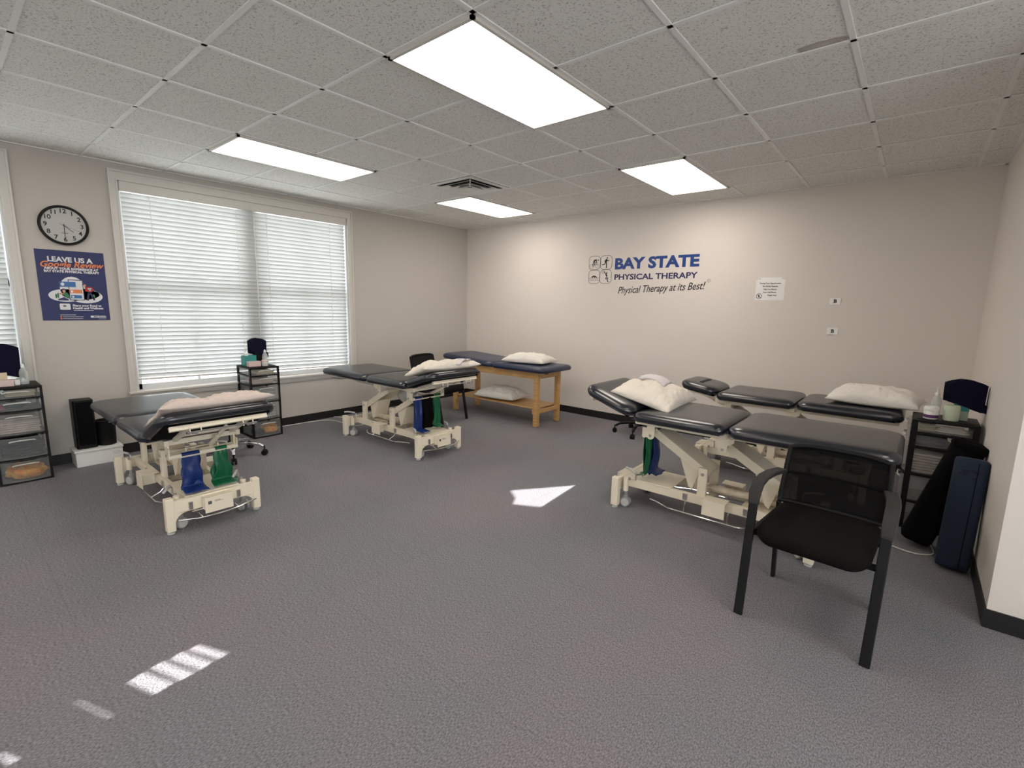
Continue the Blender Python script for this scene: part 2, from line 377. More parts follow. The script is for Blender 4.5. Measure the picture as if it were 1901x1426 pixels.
# rear wall: added panel, its holes shaped to cast the sun patches
def holed(name, outer, holes, y, m):
    c = bpy.data.curves.new(name, 'CURVE'); c.dimensions = '2D'; c.fill_mode = 'BOTH'; c.extrude = .004
    for p in [outer]+holes:
        s = c.splines.new('POLY'); s.points.add(len(p)-1); s.use_cyclic_u = True
        for i, q in enumerate(p): s.points[i].co = (q[0], q[1], 0, 1)
    t = bpy.data.objects.new('t', c); COL.objects.link(t); bpy.context.view_layer.update()
    me = bpy.data.meshes.new_from_object(t.evaluated_get(bpy.context.evaluated_depsgraph_get())); bpy.data.objects.remove(t); bpy.data.curves.remove(c)
    me.transform(FACE['-y']); me.materials.clear(); me.materials.append(M[m]); me.name = name
    o = bpy.data.objects.new(name, me); COL.objects.link(o); o.location = (0, y, 0); o['kind'] = 'structure'; return o
mb = MB()
for a, b, c_, d in ((0, 2.6, 0, H), (4.0, X1, 0, H), (2.6, 4.0, 0, .7), (2.6, 4.0, 1.9, H)): mb.box(((a+b)/2, Y0-.05, (c_+d)/2), (b-a, .1, d-c_))
struct('wall_front', mb, 'wall')
holed('window_3', [(2.58, .68), (4.02, .68), (4.02, 1.92), (2.58, 1.92)],
      [[(3.000, 1.603), (3.14, 1.655), (3.305, 1.719), (3.38, 1.60), (3.395, 1.579), (3.21, 1.553), (3.138, 1.580)],
       [(3.285, 1.030), (3.44, 1.046), (3.455, 1.036), (3.30, 1.020)], [(3.285, 1.015), (3.45, 1.031), (3.47, 1.018), (3.31, 1.003)],
       [(3.298, .998), (3.468, 1.014), (3.477, 1.000), (3.312, .986)], [(3.315, .981), (3.47, .996), (3.49, .979), (3.34, .966)],
       [(3.315, .931), (3.5, .948), (3.506, .945), (3.316, .928)], [(3.417, .880), (3.495, .889), (3.508, .883), (3.426, .877)]], Y0, 'slat')
# outside: an unseen block added to keep sun off the window wall, ground
struct('sun_shield', MB().box((-.9, Y0-.06, 1.6), (1.8, .12, 3.4)), 'outside')
struct('trim_ground', MB().box((-7, -4, -.4), (13.4, 24, .1)).box((17.5, -6, -.25), (16, 26, .1)), 'ground')
# ceiling grid: thin white T bars
mb = MB(); t = .012
xs = [GX+U*i for i in range(-2, 13) if 0 < GX+U*i < X1]; ys = [GY+U*j for j in range(-11, 4) if Y0 < GY+U*j < 0]
for x in xs:
    if x < XR: mb.box((x, Y0/2, H-.003), (.024, -Y0, .006))
    else: mb.box((x, (Y0+YE)/2, H-.003), (.024, YE-Y0, .006))
for y in ys: mb.box(((XR if y > YE else X1)/2, y, H-.0035), ((XR if y > YE else X1), .024, .005))
mb.box((.012, Y0/2, H-.004), (.024, -Y0, .008)); mb.box((XR/2, -.012, H-.004), (XR, .024, .008)); mb.box((XR-.012, YE/2, H-.004), (.024, -YE, .008))
struct('trim_1', mb, 'grid')
# baseboards
bbh = .094
struct('baseboard_left', MB().box((.004, Y0/2, bbh/2), (.008, -Y0, bbh)), 'base')
struct('baseboard_back', MB().box((XR/2, -.004, bbh/2), (XR, .008, bbh)), 'base')
struct('baseboard_right', MB().box((XR-.004, YE/2, bbh/2), (.008, -YE, bbh)).box(((XR+X1)/2-.004, YE-.004, bbh/2), (X1-XR+.008, .008, bbh)), 'base')

# ------------------------------------------------------------------ windows and blinds
def window(n, y0, y1):
    cw = .065
    fr = MB(); x = .012
    for (a, b, c_, d) in ((y0-cw, y0, wz0, wz1), (y1, y1+cw, wz0, wz1), (y0-cw, y1+cw, wz1, wz1+.09)):
        fr.box((x, (a+b)/2, (c_+d)/2), (.024, b-a, d-c_))
    for (a, b, c_, d) in ((y0-cw-.001, y0-cw+.014, wz0, wz1+.074), (y1+cw-.014, y1+cw+.001, wz0, wz1+.074), (y0-cw-.001, y1+cw+.001, wz1+.074, wz1+.091)):
        fr.box((.018, (a+b)/2, (c_+d)/2), (.036, b-a, d-c_))
    for (a, b, c_, d) in ((y0-.013, y0+.001, wz0, wz1-.001), (y1-.001, y1+.013, wz0, wz1-.001), (y0-.013, y1+.013, wz1-.001, wz1+.013)):   # inner bead
        fr.box((.015, (a+b)/2, (c_+d)/2), (.032, b-a, d-c_))
    w = struct('window_%d' % n, fr, 'trim')
    s = MB(); s.box((.0, (y0+y1)/2, wz0-.011), (.10, y1-y0+2*cw+.02, .022)); s.box((.014, (y0+y1)/2, wz0-.040), (.028, y1-y0+2*cw, .036)); s.box((.009, (y0+y1)/2, wz0-.066), (.018, y1-y0+2*cw, .018))
    put('window_sill', s, 'trim', w, bevel=.004)
    j = MB()                                              # jambs
    j.box((-.075, y0+.006, (wz0+wz1)/2), (.145, .016, wz1-wz0-.002)); j.box((-.075, y1-.006, (wz0+wz1)/2), (.145, .016, wz1-wz0-.002)); j.box((-.075, (y0+y1)/2, wz1-.006), (.145, y1-y0-.03, .016))
    put('jamb', j, 'sash', w)
    ym = (y0+y1)/2; mu = MB().box((-.10, ym, (wz0+wz1)/2), (.10, .11, wz1-wz0)); put('mullion', mu, 'sash', w)
    for a, b in ((y0+.01, ym-.055), (ym+.055, y1-.01)):
        zm = 1.60
        for z0, z1, xx in ((wz0, zm+.02, -.09), (zm-.02, wz1-.01, -.125)):
            f = MB(); st = .045
            f.box((xx, a+st/2, (z0+z1)/2), (.035, st, z1-z0)); f.box((xx, b-st/2, (z0+z1)/2), (.035, st, z1-z0))
            f.box((xx, (a+b)/2, z0+st*.6), (.035, b-a, st*1.2)); f.box((xx, (a+b)/2, z1-st/2), (.035, b-a, st))
            f.box((xx, (a+b)/2, (z0+z1)/2), (.02, .022, z1-z0))
            so = put('sash', f, 'sash', w)
            put('pane', MB().box((xx, (a+b)/2, (z0+z1)/2), (.004, b-a-2*st, z1-z0-2*st)), 'glass', so)
    return w
window(1, *W1); window(2, *W2)
def blind(y0, y1, label, zlo, zhi_left=None, tilt=-57, lift=0.0):
    root = thing('window_blind', label, 'blind', (-.025, (y0+y1)/2, wz0), 0, 'white slatted blinds over the windows')
    Lh = (y1-y0)/2-.020; zt = wz1-wz0
    put('head_rail', MB().box((.012, 0, zt-.045), (.05, 2*Lh+.01, .085)).box((.04, 0, zt-.045), (.010, 2*Lh+.018, .088)), 'trim', root, bevel=.003)
    mb = MB(); top = zt-.115; pitch = .0415; n = int((top-(zlo-wz0)-.02)/pitch); ca, sa = cos(RAD(tilt)), sin(RAD(tilt)); w = .025
    for k in range(n+1):
        z = top-k*pitch; s_ = lift*(k/n)
        # slightly cupped slat, outer edge high
        vs = []; ys_ = (-Lh+.004, Lh-.004)
        for yy in ys_:
            zz = z+s_*(yy+Lh)/(2*Lh)
            for q, cup in ((-1, 0), (-.5, .0022), (0, .003), (.5, .0022), (1, 0)):
                for th in (0, .0025):
                    vs.append((-q*w*ca*-1*-1 + (cup+th)*sa, yy, zz+q*w*sa*1 + (cup+th)*ca) if False else (-q*w*ca+(cup+th)*sa, yy, zz+q*w*sa+(cup+th)*ca))
        fs = []
        for i in range(4):
            a = i*2; fs += [(a, a+2, a+12, a+10), (a+1, a+11, a+13, a+3)]
        fs += [(0, 10, 11, 1), (8, 9, 19, 18)]
        mb._add(vs, fs)
    sl = put('slats', mb, 'slat', root)
    zb = top-(n+1)*pitch+.008
    br = MB(); a = Vector((0, -Lh+.004, zb)); b = Vector((0, Lh-.004, zb+lift)); br.bar(a, b, .048, .016); put('bottom_rail', br, 'trim', root, bevel=.003)
    c = MB()
    m_ = (y1-y0)
    for yy in (-Lh+.22, -.16, .16, Lh-.22):
        c.cyl((.030, yy, top+.03), (.030, yy, zb), .0022, n=6); c.cyl((-.026, yy, top+.03), (-.026, yy, zb), .0022, n=6)
    put('ladder_cord', c, 'white', root)
    c = MB(); c.tube([(.036, .02+.004*sin(i*1.3), top-.0-i*.05) for i in range(28)], .0035, 6); put('lift_cord', c, 'white', root)
    return root
blind(*W1, 'wide white slatted blind closed over the large window beside the clock', .715, lift=-.040)
blind(*W2, 'white slatted blind at the far left edge beside the clock', .66)
portal('portal_main_window', -.17, sum(W1)/2, (wz0+wz1)/2, wz1-wz0, W1[1]-W1[0], (0, RAD(-90), 0))
portal('portal_side_window', -.17, sum(W2)/2, (wz0+wz1)/2, wz1-wz0, W2[1]-W2[0], (0, RAD(-90), 0))

# ------------------------------------------------------------------ ceiling lights and vent
def ceiling_light(i, j, label, m='panel', grp='recessed ceiling light panels'):
    x0, y0 = GX+U*i, GY+U*j
    r = thing('ceiling_light', label, 'ceiling light', (x0+U/2, y0+U, H-.012), 0, grp)
    f = MB(); a, b, w = U/2-.008, U-.008, .018
    f.box((-a+w/2, 0, 0), (w, 2*b, .016)); f.box((a-w/2, 0, 0), (w, 2*b, .016)); f.box((0, -b+w/2, 0), (2*a, w, .016)); f.box((0, b-w/2, 0), (2*a, w, .016))
    put('frame', f, 'trim', r)
    put('diffuser', MB().box((0, 0, .002), (2*(a-w), 2*(b-w), .006)), m, r)
    return r
ceiling_light(3, -3, 'large lit rectangular ceiling panel nearest the camera at top centre')
ceiling_light(3, 1, 'lit ceiling panel near the wall above the printed blue lettering')
ceiling_light(-1, -3, 'lit ceiling panel above the large blind-covered window')
ceiling_light(-1, 1, 'farthest lit ceiling panel touching the square air vent')
for i, j, w_ in ((7, -3, 'just right of the photo, beside the end of the right wall'), (3, -7, 'straight above the camera'), (-1, -7, 'left of the camera near the side window'), (7, -7, 'right behind the camera'), (3, -11, 'at the rear wall above the added sun patch panel'), (-1, -11, 'in the rear left corner'), (7, -11, 'in the rear right corner')):
    ceiling_light(i, j, 'lit ceiling panel '+w_, 'panelback', 'rear ceiling panels')
def vent():
    r = thing('air_vent', 'square white louvred air vent in the ceiling beside the farthest light', 'vent', (GX+U/2, GY+U/2, H-.012))
    def ring(a, b, z0, z1):     # sloped square ring from half size a (z0) to half size b (z1)
        mb = MB(); th = .002
        o = [(-1, -1), (1, -1), (1, 1), (-1, 1)]
        vs = [(x*a, y*a, z0) for x, y in o]+[(x*b, y*b, z1) for x, y in o]+[(x*a, y*a, z0+th) for x, y in o]+[(x*b, y*b, z1+th) for x, y in o]
        fs = []
        for i in range(4):
            k = (i+1) % 4; fs += [(i, k, 4+k, 4+i), (8+i, 12+i, 12+k, 8+k), (i, 8+i, 8+k, k), (4+i, 4+k, 12+k, 12+i)]
        return mb._add(vs, fs)
    put('backing', MB().box((0, 0, .0075), (U-.03, U-.03, .003)), 'dark', r)
    put('frame', ring(.288, .245, .002, -.004), 'ventwhite', r)
    for k, (a, b, z0, z1) in enumerate(((.240, .165, .006, -.022), (.160, .105, .006, -.026), (.100, .055, .004, -.030))):
        put('louvre', ring(b, a, z0, z1) if False else ring(a, b, z1, z0), 'ventwhite', r)
    put('centre_cone', MB().prism([(-.05, -.05), (.05, -.05), (.05, .05), (-.05, .05)], -.032, -.028, 'z'), 'ventwhite', r)
    c = MB()
    for sx in (-1, 1):
        for sy in (-1, 1): c.bar((sx*.24, sy*.24, -.008), (sx*.05, sy*.05, -.02), .008, .006)
    put('corner_brace', c, 'ventwhite', r)
vent()

# ------------------------------------------------------------------ treatment tables
def caster(parent, x, y, ang=0):
    c = put('caster', MB().cyl((x, y, .075), (x, y, .15), .013, n=12).box((x, y, .066), (.034, .030, .05), Matrix.Rotation(ang, 3, 'Z'), .006), 'greyplastic', parent, smooth=True)
    d = Vector((-sin(ang), cos(ang), 0)); p = Vector((x, y, .038)); w = MB()
    for s in (-1, 1): w.cyl(p+d*s*.010, p+d*s*.028, .038, .036, n=24)
    put('wheel', w, 'greyplastic', c, smooth=True, bevel=.003)
    for s in (-1, 1): put('hub_cap', MB().cyl(p+d*s*.028, p+d*s*.0295, .029, .028, n=20), 'ltgrey', c, smooth=True)
    return c
def treatment_table(label, loc, rz, Ht, tilt, width=.70, foot_len=.87, tow=True, slot=False, stripe=False, head_w=None, headlen=.43, foottilt=0, headx=.52, lever=True):
    root = thing('treatment_table', label, 'treatment table', loc, rz, 'adjustable treatment tables on cream frames')
    Lx, Wy = .665, .285
    # end frames
    for s in (1, -1):
        arch = [(-.238, .02), (-.238, .075)]+[(-.235+.07*(1-cos(a)), .075+.055*sin(a)) for a in [i*pi/10 for i in range(1, 6)]]
        arch2 = [(-x, z) for x, z in reversed(arch)]
        poly = [(-Wy, .02)]+arch[:]+arch2+[(Wy, .02), (Wy, .215), (-Wy, .215)]
        mb = MB().prism(poly, s*(Lx-.035), s*(Lx-.005), 'x')
        for sy in (-1, 1): mb.box((s*(Lx-.0275), sy*(Wy-.022), .127), (.055, .048, .220), bev=.006)
        e = put('end_frame', mb, 'cream', root)
        g = MB().box((s*Lx-.0035*s, 0, .133), (.003, .46, .004)); put('seam_line', g, 'creamdark', e)
        for sy in (-1, 1): put('levelling_foot', MB().lathe([(.021, 0), (.023, .004), (.018, .012), (.008, .016), (.008, .025)], (s*(Lx-.0275), sy*(Wy-.022), 0), 18), 'ltgrey', e, smooth=True)
    for sy in (-1, 1):
        put('base_rail', MB().box((0, sy*.145, .18), (2*Lx-.07, .035, .062), bev=.004), 'cream', root)
    for s in (-1, 1):
        for sy in (-1, 1): caster(root, s*.585, sy*.195, [.5, -.8, 1.9, .2][(s+1)+(sy+1)//2])
    # cover plate at the head end, cross members
    put('cover_plate', MB().box((.44, 0, .214), (.37, .335, .008), bev=.003), 'cream', root)
    for c3, d3 in (((-.50, 0, .195), (.05, .27, .03)), ((.02, 0, .17), (.05, .27, .03)), ((-.30, .02, .205), (.18, .20, .006))): put('cross_member', MB().box(c3, d3), 'creamdark', root)
    # switch boxes on the sides and at the head end
    for sy in (-1, 1):
        mb = MB().box((-.07, sy*.205, .231), (.145, .10, .004)).box((-.07, sy*.254, .180), (.145, .004, .105)).box((-.07, sy*.20, .128+.05), (.004, .09, .09))
        put('switch_cover', mb, 'cream', root)
        put('switch', MB().box((.15, sy*.166, .185), (.03, .012, .045)).box((-.25, sy*.166, .185), (.03, .012, .045)), 'steel', root)
    mb = MB().box((Lx+.018, .0, .205), (.075, .17, .004)).box((Lx+.054, .0, .155), (.004, .17, .105)).box((Lx+.03, -.083, .165), (.05, .004, .08)).box((Lx+.03, .083, .165), (.05, .004, .08))
    sb = put('switch_cover', mb, 'cream', root)
    put('printed_label', MB().box((Lx+.0565, .055*(-1), .17), (.001, .022, .022)).box((Lx+.0565, -.01, .178), (.001, .035, .003)).box((Lx+.0565, .0, .171), (.001, .05, .002)), 'greyink', sb)
    put('switch', MB().box((Lx+.002, -.15, .165), (.014, .022, .05)).box((Lx+.002, .14, .165), (.014, .022, .05)), 'steel', root)
    # foot bars (bent chrome rods)
    for sy in (-1, 1):
        mb = MB().tube([(.40, sy*.175, .10), (.345, sy*.19, .10), (.24, sy*.238, .098), (.20, sy*.24, .097), (-.22, sy*.24, .097), (-.29, sy*.215, .10), (-.36, sy*.17, .10)], .0055, 8)
        for x in (.13, -.16): mb.tube([(x, sy*.238, .098), (x+.015, sy*.185, .128), (x+.015, sy*.165, .150)], .0035, 6)
        put('foot_bar', mb, 'chrome', root, smooth=True)
    mb = MB().tube([(Lx+.01, -.225, .088), (Lx+.05, -.12, .084), (Lx+.062, 0, .083), (Lx+.05, .13, .086), (Lx+.01, .25, .095)], .0055, 8)
    for y in (-.10, .12): mb.tube([(Lx+.05, y, .085), (Lx+.02, y-.02, .118), (Lx+.0, y-.03, .130)], .0035, 6)
    mb.tube([(Lx+.012, -.15, .125), (Lx+.012, -.085, .125)], .004, 6)
    put('foot_bar', mb, 'chrome', root, smooth=True)
    # caster brake pedals
    for s in (-1, 1):
        for sy in (-1, 1):
            x = s*.56; y = sy*.205
            mb = MB().cyl((x, y, .215), (x, y, .236), .009, n=10).tube([(x-.05*s, y-.0, .222), (x-.05*s, y, .262), (x-.04*s, y-.01, .275), (x+.03*s, y-.045, .282)], .005, 8)
            p = put('brake_pedal', mb, 'steel', root, smooth=True)
            put('pedal_pad', MB().tube([(x-.045*s, y-.012, .279), (x+.03*s, y-.05, .286), (x+.065*s, y-.075, .280)], .0085, 8), 'ltgrey', p, smooth=True)
            put('caster_socket', MB().cyl((x+.025*s, y, .125), (x+.025*s, y, .225), .019, n=16), 'cream', root, smooth=True)
    # uprights, lift arms
    hz = Ht-.115; lz = .365; dx = math.sqrt(max(.01, .43**2-(hz-lz)**2))
    for x0 in (.05, -.45):
        for sy in (-1, 1):
            u = put('upright', MB().box((x0, sy*.128, .303), (.062, .032, .21), bev=.004), 'cream', root)
            put('bolt', MB().cyl((x0, sy*.144, lz), (x0, sy*.149, lz), .011, n=12).cyl((x0, sy*.149, lz), (x0, sy*.153, lz), .006, n=6), 'steel', u)
        a = Vector((x0, 0, lz)); b = Vector((x0+dx, 0, hz)); d = (b-a).normalized(); nrm = Vector((-d.z, 0, d.x))
        mb = MB()
        a2 = a-d*.03; b2 = b+d*.02
        for sy in (-1, 1): mb.bar(a2+Vector((0, sy*.098, 0)), b2+Vector((0, sy*.098, 0)), .010, .058)
        mb.bar(a2+nrm*.027, b2-d*.03+nrm*.027, .20, .006)
        # triangular gusset running down to the actuator
        g0 = a+d*.03-nrm*.028; g1 = a+d*.20-nrm*.028; g2 = Vector((x0+.09, 0, .225))
        for sy in (-1, 1): mb.prism([(g0.x, g0.z), (g1.x, g1.z), (g2.x+.02, g2.z+.01), (g2.x-.005, g2.z-.008), (g2.x-.015, g2.z+.02)], sy*.075, sy*.085, 'y')
        mb.bar(Vector((g1.x, 0, g1.z)), Vector((g2.x+.018, 0, g2.z+.01)), .15, .004, up=(0, 0, 1))
        put('lift_arm', mb, 'cream', root, bevel=.0015)
        for sy in (-1, 1):
            px, pz = b.x, b.z
            pl = [(px-.028, Ht-.035), (px+.028, Ht-.035)]+[(px+.028*cos(t), pz-.028*sin(t)) for t in [i*pi/8 for i in range(0, 9)]]
            pl = [(px+.028, Ht-.035)]+[(px+.028*cos(t), pz-.028*sin(t)) for t in [i*pi/8 for i in range(0, 9)]]+[(px-.028, Ht-.035)]
            hb = put('hanger_bracket', MB().prism(pl, sy*.195, sy*.205, 'y'), 'ltgrey' if False else 'cream', root)
            put('bolt', MB().cyl((px, sy*.205, pz), (px, sy*.211, pz), .010, n=12), 'steel', hb)
        mb = MB().cyl((b.x, -.2, b.z), (b.x, .2, b.z), .014, n=14); put('pivot_rod', mb, 'cream', root, smooth=True)
    # actuator
    put('actuator', MB().cyl((-.42, .0, .24), (.02, 0, .235), .026, n=18).cyl((.0, 0, .235), (.12, 0, .232), .014, n=14).box((-.44, 0, .25), (.09, .06, .075), bev=.01), 'creamdark', root, smooth=True)
    # band rail under the head end
    put('band_rail', MB().cyl((dx+.05+.045, -.21, hz-.005), (dx+.05+.045, .21, hz-.005), .016, n=14).box((dx+.05+.035, -.206, hz+.02), (.05, .006, .07)).box((dx+.05+.035, .206, hz+.02), (.05, .006, .07)), 'cream', root, smooth=True)
    # top frame
    mb = MB()
    for sy in (-1, 1): mb.box((.21, sy*.215, Ht-.02), (.64, .028, .038), bev=.003)
    mb.box((-.09, 0, Ht-.02), (.03, .43, .034)).box((.50, 0, Ht-.02), (.03, .43, .034))
    put('top_frame', mb, 'cream', root)
    put('cushion_board', MB().box((.2, 0, Ht+.002), (.56, width-.08, .012)).box((-.125-foot_len/2, 0, Ht+.002), (foot_len-.10, width-.08, .012)), 'blacksoft', root)
    mb = MB()
    for sy in (-1, 1): mb.box((-.46, sy*.20, Ht-.024), (.68, .024, .026), bev=.003)
    mb.box((-.79, 0, Ht-.024), (.024, .42, .026))
    for sy in (-1, 1): mb.prism([(-.15, Ht-.03), (-.08, Ht-.03), (-.08, Ht-.075), (-.11, Ht-.085), (-.15, Ht-.06)], sy*.20, sy*.212, 'y')
    put('foot_frame', mb, 'cream', root)
    put('gas_spring', MB().cyl((-.14, -.17, Ht-.06), (-.52, -.17, Ht-.05), .011, n=12).cyl((-.5, -.17, Ht-.05), (-.66, -.17, Ht-.04), .006, n=10), 'ltgrey', root, smooth=True)
    if lever: put('release_lever', MB().tube([(-.70, -.19, Ht-.04), (-.80, -.22, Ht-.055), (-.90, -.24, Ht-.05)], .005, 8).cyl((-.90, -.24, Ht-.05), (-.925, -.245, Ht-.048), .009, n=10), 'steel', root, smooth=True)
    # cushions
    T = .075
    put('foot_cushion', pad(foot_len, width, T, .085).xf(Matrix.Translation((-.125-foot_len/2, 0, Ht))), 'vinyl', root, smooth=True, angle=60)
    put('seat_cushion', pad(.625, width, T, .06).xf(Matrix.Translation((-.115+.3125, 0, Ht))), 'vinyl', root, smooth=True, angle=60)
    hw = head_w or width
    Mh = Matrix.Translation((headx, 0, Ht)) @ Matrix.Rotation(-RAD(tilt), 4, 'Y')
    hc = pad(headlen, hw, T, .11).xf(Matrix.Translation((headlen/2+.005, 0, .012)))
    put('head_cushion', hc.xf(Mh), 'vinyl', root, smooth=True, angle=60)
    if slot:
        put('face_slot', MB().box((headlen*.55, 0, .012+T+.001), (.035, .26, .006), bev=.003).xf(Mh), 'dark', root)
    mb = MB()
    for sy in (-1, 1): mb.box((headlen*.44, sy*.17, -.008), (headlen*.8, .028, .026), bev=.003)
    mb.box((headlen*.86, 0, -.012), (.026, .56 if hw > .5 else .40, .030), bev=.003).box((headlen*.35, 0, -.010), (.03, .34, .02))
    hf = put('head_frame', mb.xf(Mh), 'cream', root)
    put('cushion_board', MB().box((headlen*.5, 0, .010), (headlen*.80, hw*.86, .012)).xf(Mh), 'blacksoft', root)
    mb = MB()
    for sy in (-1, 1):
        for q in (-.03, .03): mb.box((headlen*.90, sy*.15+q, -.040), (.012, .004, .045))
    put('lever_bracket', mb.xf(Mh), 'cream', hf)
    put('release_rod', MB().cyl((headlen*.92, -.20, -.052), (headlen*.92, .20, -.052), .005, n=8).cyl((headlen*.90, -.20, -.052), (headlen*.90, -.14, -.056), .008, n=8).cyl((headlen*.90, .20, -.052), (headlen*.90, .14, -.056), .008, n=8).xf(Mh), 'chrome', hf, smooth=True)
    q = Mh @ Vector((headlen*.62, .06, -.02))
    put('head_strut', MB().cyl((headx-.06, .06, Ht-.09), q, .012, n=12).cyl((headx-.06, .06, Ht-.09), Vector((headx-.06, .06, Ht-.09)).lerp(q, .5), .016, n=12), 'cream', root, smooth=True)
    return root, Mh
TA = (1.622, -4.65); TB = (1.583, -2.60); TC = (4.820, -2.305); TD = (4.975, -.985)
tA, MhA = treatment_table('black adjustable treatment table on cream frame in the left foreground', (*TA, 0), 0, .585, 25)
tB, MhB = treatment_table('black adjustable treatment table on cream frame near the window, beside the wooden bench', (*TB, 0), 0, .685, 17)
tC, MhC = treatment_table('black adjustable treatment table behind the black armchair, pillow on its raised head', (*TC, 0), pi, .700, 20, lever=False)
tD, MhD = treatment_table('black adjustable treatment table along the back wall with slotted head cushion', (*TD, 0), pi, .695, 9, lever=False, foot_len=.70, width=.64, slot=True, head_w=.50, headlen=.36)

# ------------------------------------------------------------------ pillows
def pillow(label, loc, rot, L, Wd, T, seed, m='pillow', grp='pillows on the tables', **k):
    o = put('pillow', pillow_mesh(L, Wd, T, seed, **k), m, None, smooth=True, angle=180); o.location = loc; o.rotation_euler = rot
    return tag(o, label, 'pillow', grp)
pillow('beige pillow on the raised head of the left foreground treatment table', (2.33, -4.64, .760), (0, -RAD(25), 0), .38, .67, .110, 3, 'pillowpink', wr=2.2)
pillow('long white pillow on the raised head of the treatment table near the window', (2.30, -2.60, .835), (0, -RAD(17), RAD(-6)), .36, .68, .125, 5, 'pillow', wr=2.2, sag=.4)
pillow('plump cream pillow on the table behind the black armchair', (4.275, -2.19, .788), (0, RAD(13), RAD(3)), .46, .68, .150, 9, 'pillow', wr=1.6)
pillow('white pillow at the foot of the treatment table along the back wall', (5.60, -.97, .768), (0, 0, RAD(-6)), .60, .44, .155, 12, 'pillowwhite', wr=1.4)
pillow('white pillow on top of the wooden treatment bench', (1.93, -.76, .762), (0, 0, RAD(8)), .62, .44, .13, 15, 'pillowwhite', wr=1.8)
pillow('white pillow on the lower shelf of the wooden bench', (1.50, -.80, .242), (0, 0, RAD(5)), .66, .44, .16, 19, 'pillowwhite', wr=1.8)
# folded case lying on the cream pillow
cm = MB(); n = 16; vs = []
for k, (dz, sh) in enumerate(((0, 0), (.006, .012), (.012, .004))):
    for i in range(n+1):
        for j in range(n+1):
            u = i/n-.5; v = j/n-.5; vs.append((u*.20+sh, v*.30-sh, dz+.008*noise.noise(Vector((u*6+k, v*6, k)))+.016*(1-4*v*v)*0-.05*(u*u*2+v*v*.9)))
fs = []
for k in range(3):
    b0 = k*(n+1)**2
    for i in range(n):
        for j in range(n): a = b0+i*(n+1)+j; fs.append((a, a+1, a+n+2, a+n+1))
cm._add(vs, fs); cl = put('folded_pillowcase', cm, 'cloth', None, smooth=True); md = cl.modifiers.new('thick', 'SOLIDIFY'); md.thickness = .005
cl.location = (4.235, -2.09, .955); cl.rotation_euler = (RAD(-3), RAD(12), RAD(10)); tag(cl, 'pale lilac folded pillowcase lying on the plump cream pillow', 'cloth')
# loose paper sheet on table B pillow
sh = MB(); vs = []; n = 14
for i in range(n+1):
    for j in range(n+1):
        u = i/n-.5; v = j/n-.5; vs.append((u*.30, v*.26, .012*noise.noise(Vector((u*7, v*7, 2)))-.10*u*u-.10*v*v))
sh._add(vs, [(i*(n+1)+j, i*(n+1)+j+1, (i+1)*(n+1)+j+1, (i+1)*(n+1)+j) for i in range(n) for j in range(n)])
s_ = put('face_cloth', sh, 'cloth', None, smooth=True); s_.modifiers.new('thick', 'SOLIDIFY').thickness = .004; s_.location = (2.30, -2.50, .952); s_.rotation_euler = (RAD(4), RAD(-16), RAD(20))
tag(s_, 'pale cloth draped over the long white pillow near the window', 'cloth')

# ------------------------------------------------------------------ exercise bands
def band(label, m, loc, w, drop, seed, tail=.10, spread=.02, rz=0, grp='exercise bands hanging under the tables', depth=.012, flare=1.35):
    mb = MB(); R = 30; C_ = 10
    vs = []; path = []
    for i in range(R+1):
        t = i/R; path.append(t)
    def lay(side):
        out = []
        for i in range(R+1):
            t = i/R
            for j in range(C_+1):
                v = j/C_-.5
                ww = w*(1+(flare-1)*t)*(1-.12*sin(pi*t))
                x = side*depth*(.4+.6*sin(pi*min(1, t*1.2)))+.014*noise.noise(Vector((v*3+seed, t*3, side)))+.004*cos(v*9+seed)*(.3+t)
                y = v*ww+.02*noise.noise(Vector((t*2.5, seed, side)))
                z = -drop*t
                if t > .88: x += (t-.88)*tail*8*(1 if side > 0 else .3); z = -drop*(.88+(t-.88)*.35)+ .003*noise.noise(Vector((v*6, t*9, seed)))
                out.append((x, y, z))
        return out
    for side in (1, -1):
        o = lay(side); b0 = len(vs); vs += o
        mb_f = [(b0+i*(C_+1)+j, b0+i*(C_+1)+j+1, b0+(i+1)*(C_+1)+j+1, b0+(i+1)*(C_+1)+j) for i in range(R) for j in range(C_)]
        path_f = mb_f if side == 1 else path_f+mb_f
    # loop over the rail
    b0 = len(vs)
    for k in range(7):
        a = pi*k/6
        for j in range(C_+1): v = j/C_-.5; vs.append((.020*cos(a), v*w, .020*sin(a)))
    path_f += [(b0+k*(C_+1)+j, b0+k*(C_+1)+j+1, b0+(k+1)*(C_+1)+j+1, b0+(k+1)*(C_+1)+j) for k in range(6) for j in range(C_)]
    mb._add(vs, path_f)
    o = put('exercise_band', mb, m, None, smooth=True, angle=180); o.modifiers.new('thick', 'SOLIDIFY').thickness = .002
    o.location = loc; o.rotation_euler = (0, 0, rz); return tag(o, label, 'exercise band', grp)
def dxh(Ht): hz = Ht-.115; return math.sqrt(.43**2-(hz-.365)**2)+.095, hz-.005
d, hz = dxh(.585)
band('blue exercise band under the left foreground treatment table', 'bandblue', (TA[0]+d, TA[1]-.085, hz), .105, hz-.215, 1, .12, flare=1.35)
band('green exercise band under the left foreground treatment table', 'bandgreen', (TA[0]+d, TA[1]+.10, hz), .075, hz-.215, 4, .10, flare=2.1)
d, hz = dxh(.685)
band('blue exercise band under the treatment table near the window', 'bandblue', (TB[0]+d, TB[1]-.13, hz), .09, hz-.215, 2, .12, flare=1.2)
band('green exercise band under the treatment table near the window', 'bandgreen', (TB[0]+d, TB[1]+.12, hz), .085, hz-.215, 8, .06, flare=1.2)
band('black exercise band between the blue and green bands near the window', 'blacksoft', (TB[0]+d, TB[1]-.005, hz+.002), .15, hz-.225, 5, .03, flare=1.0)
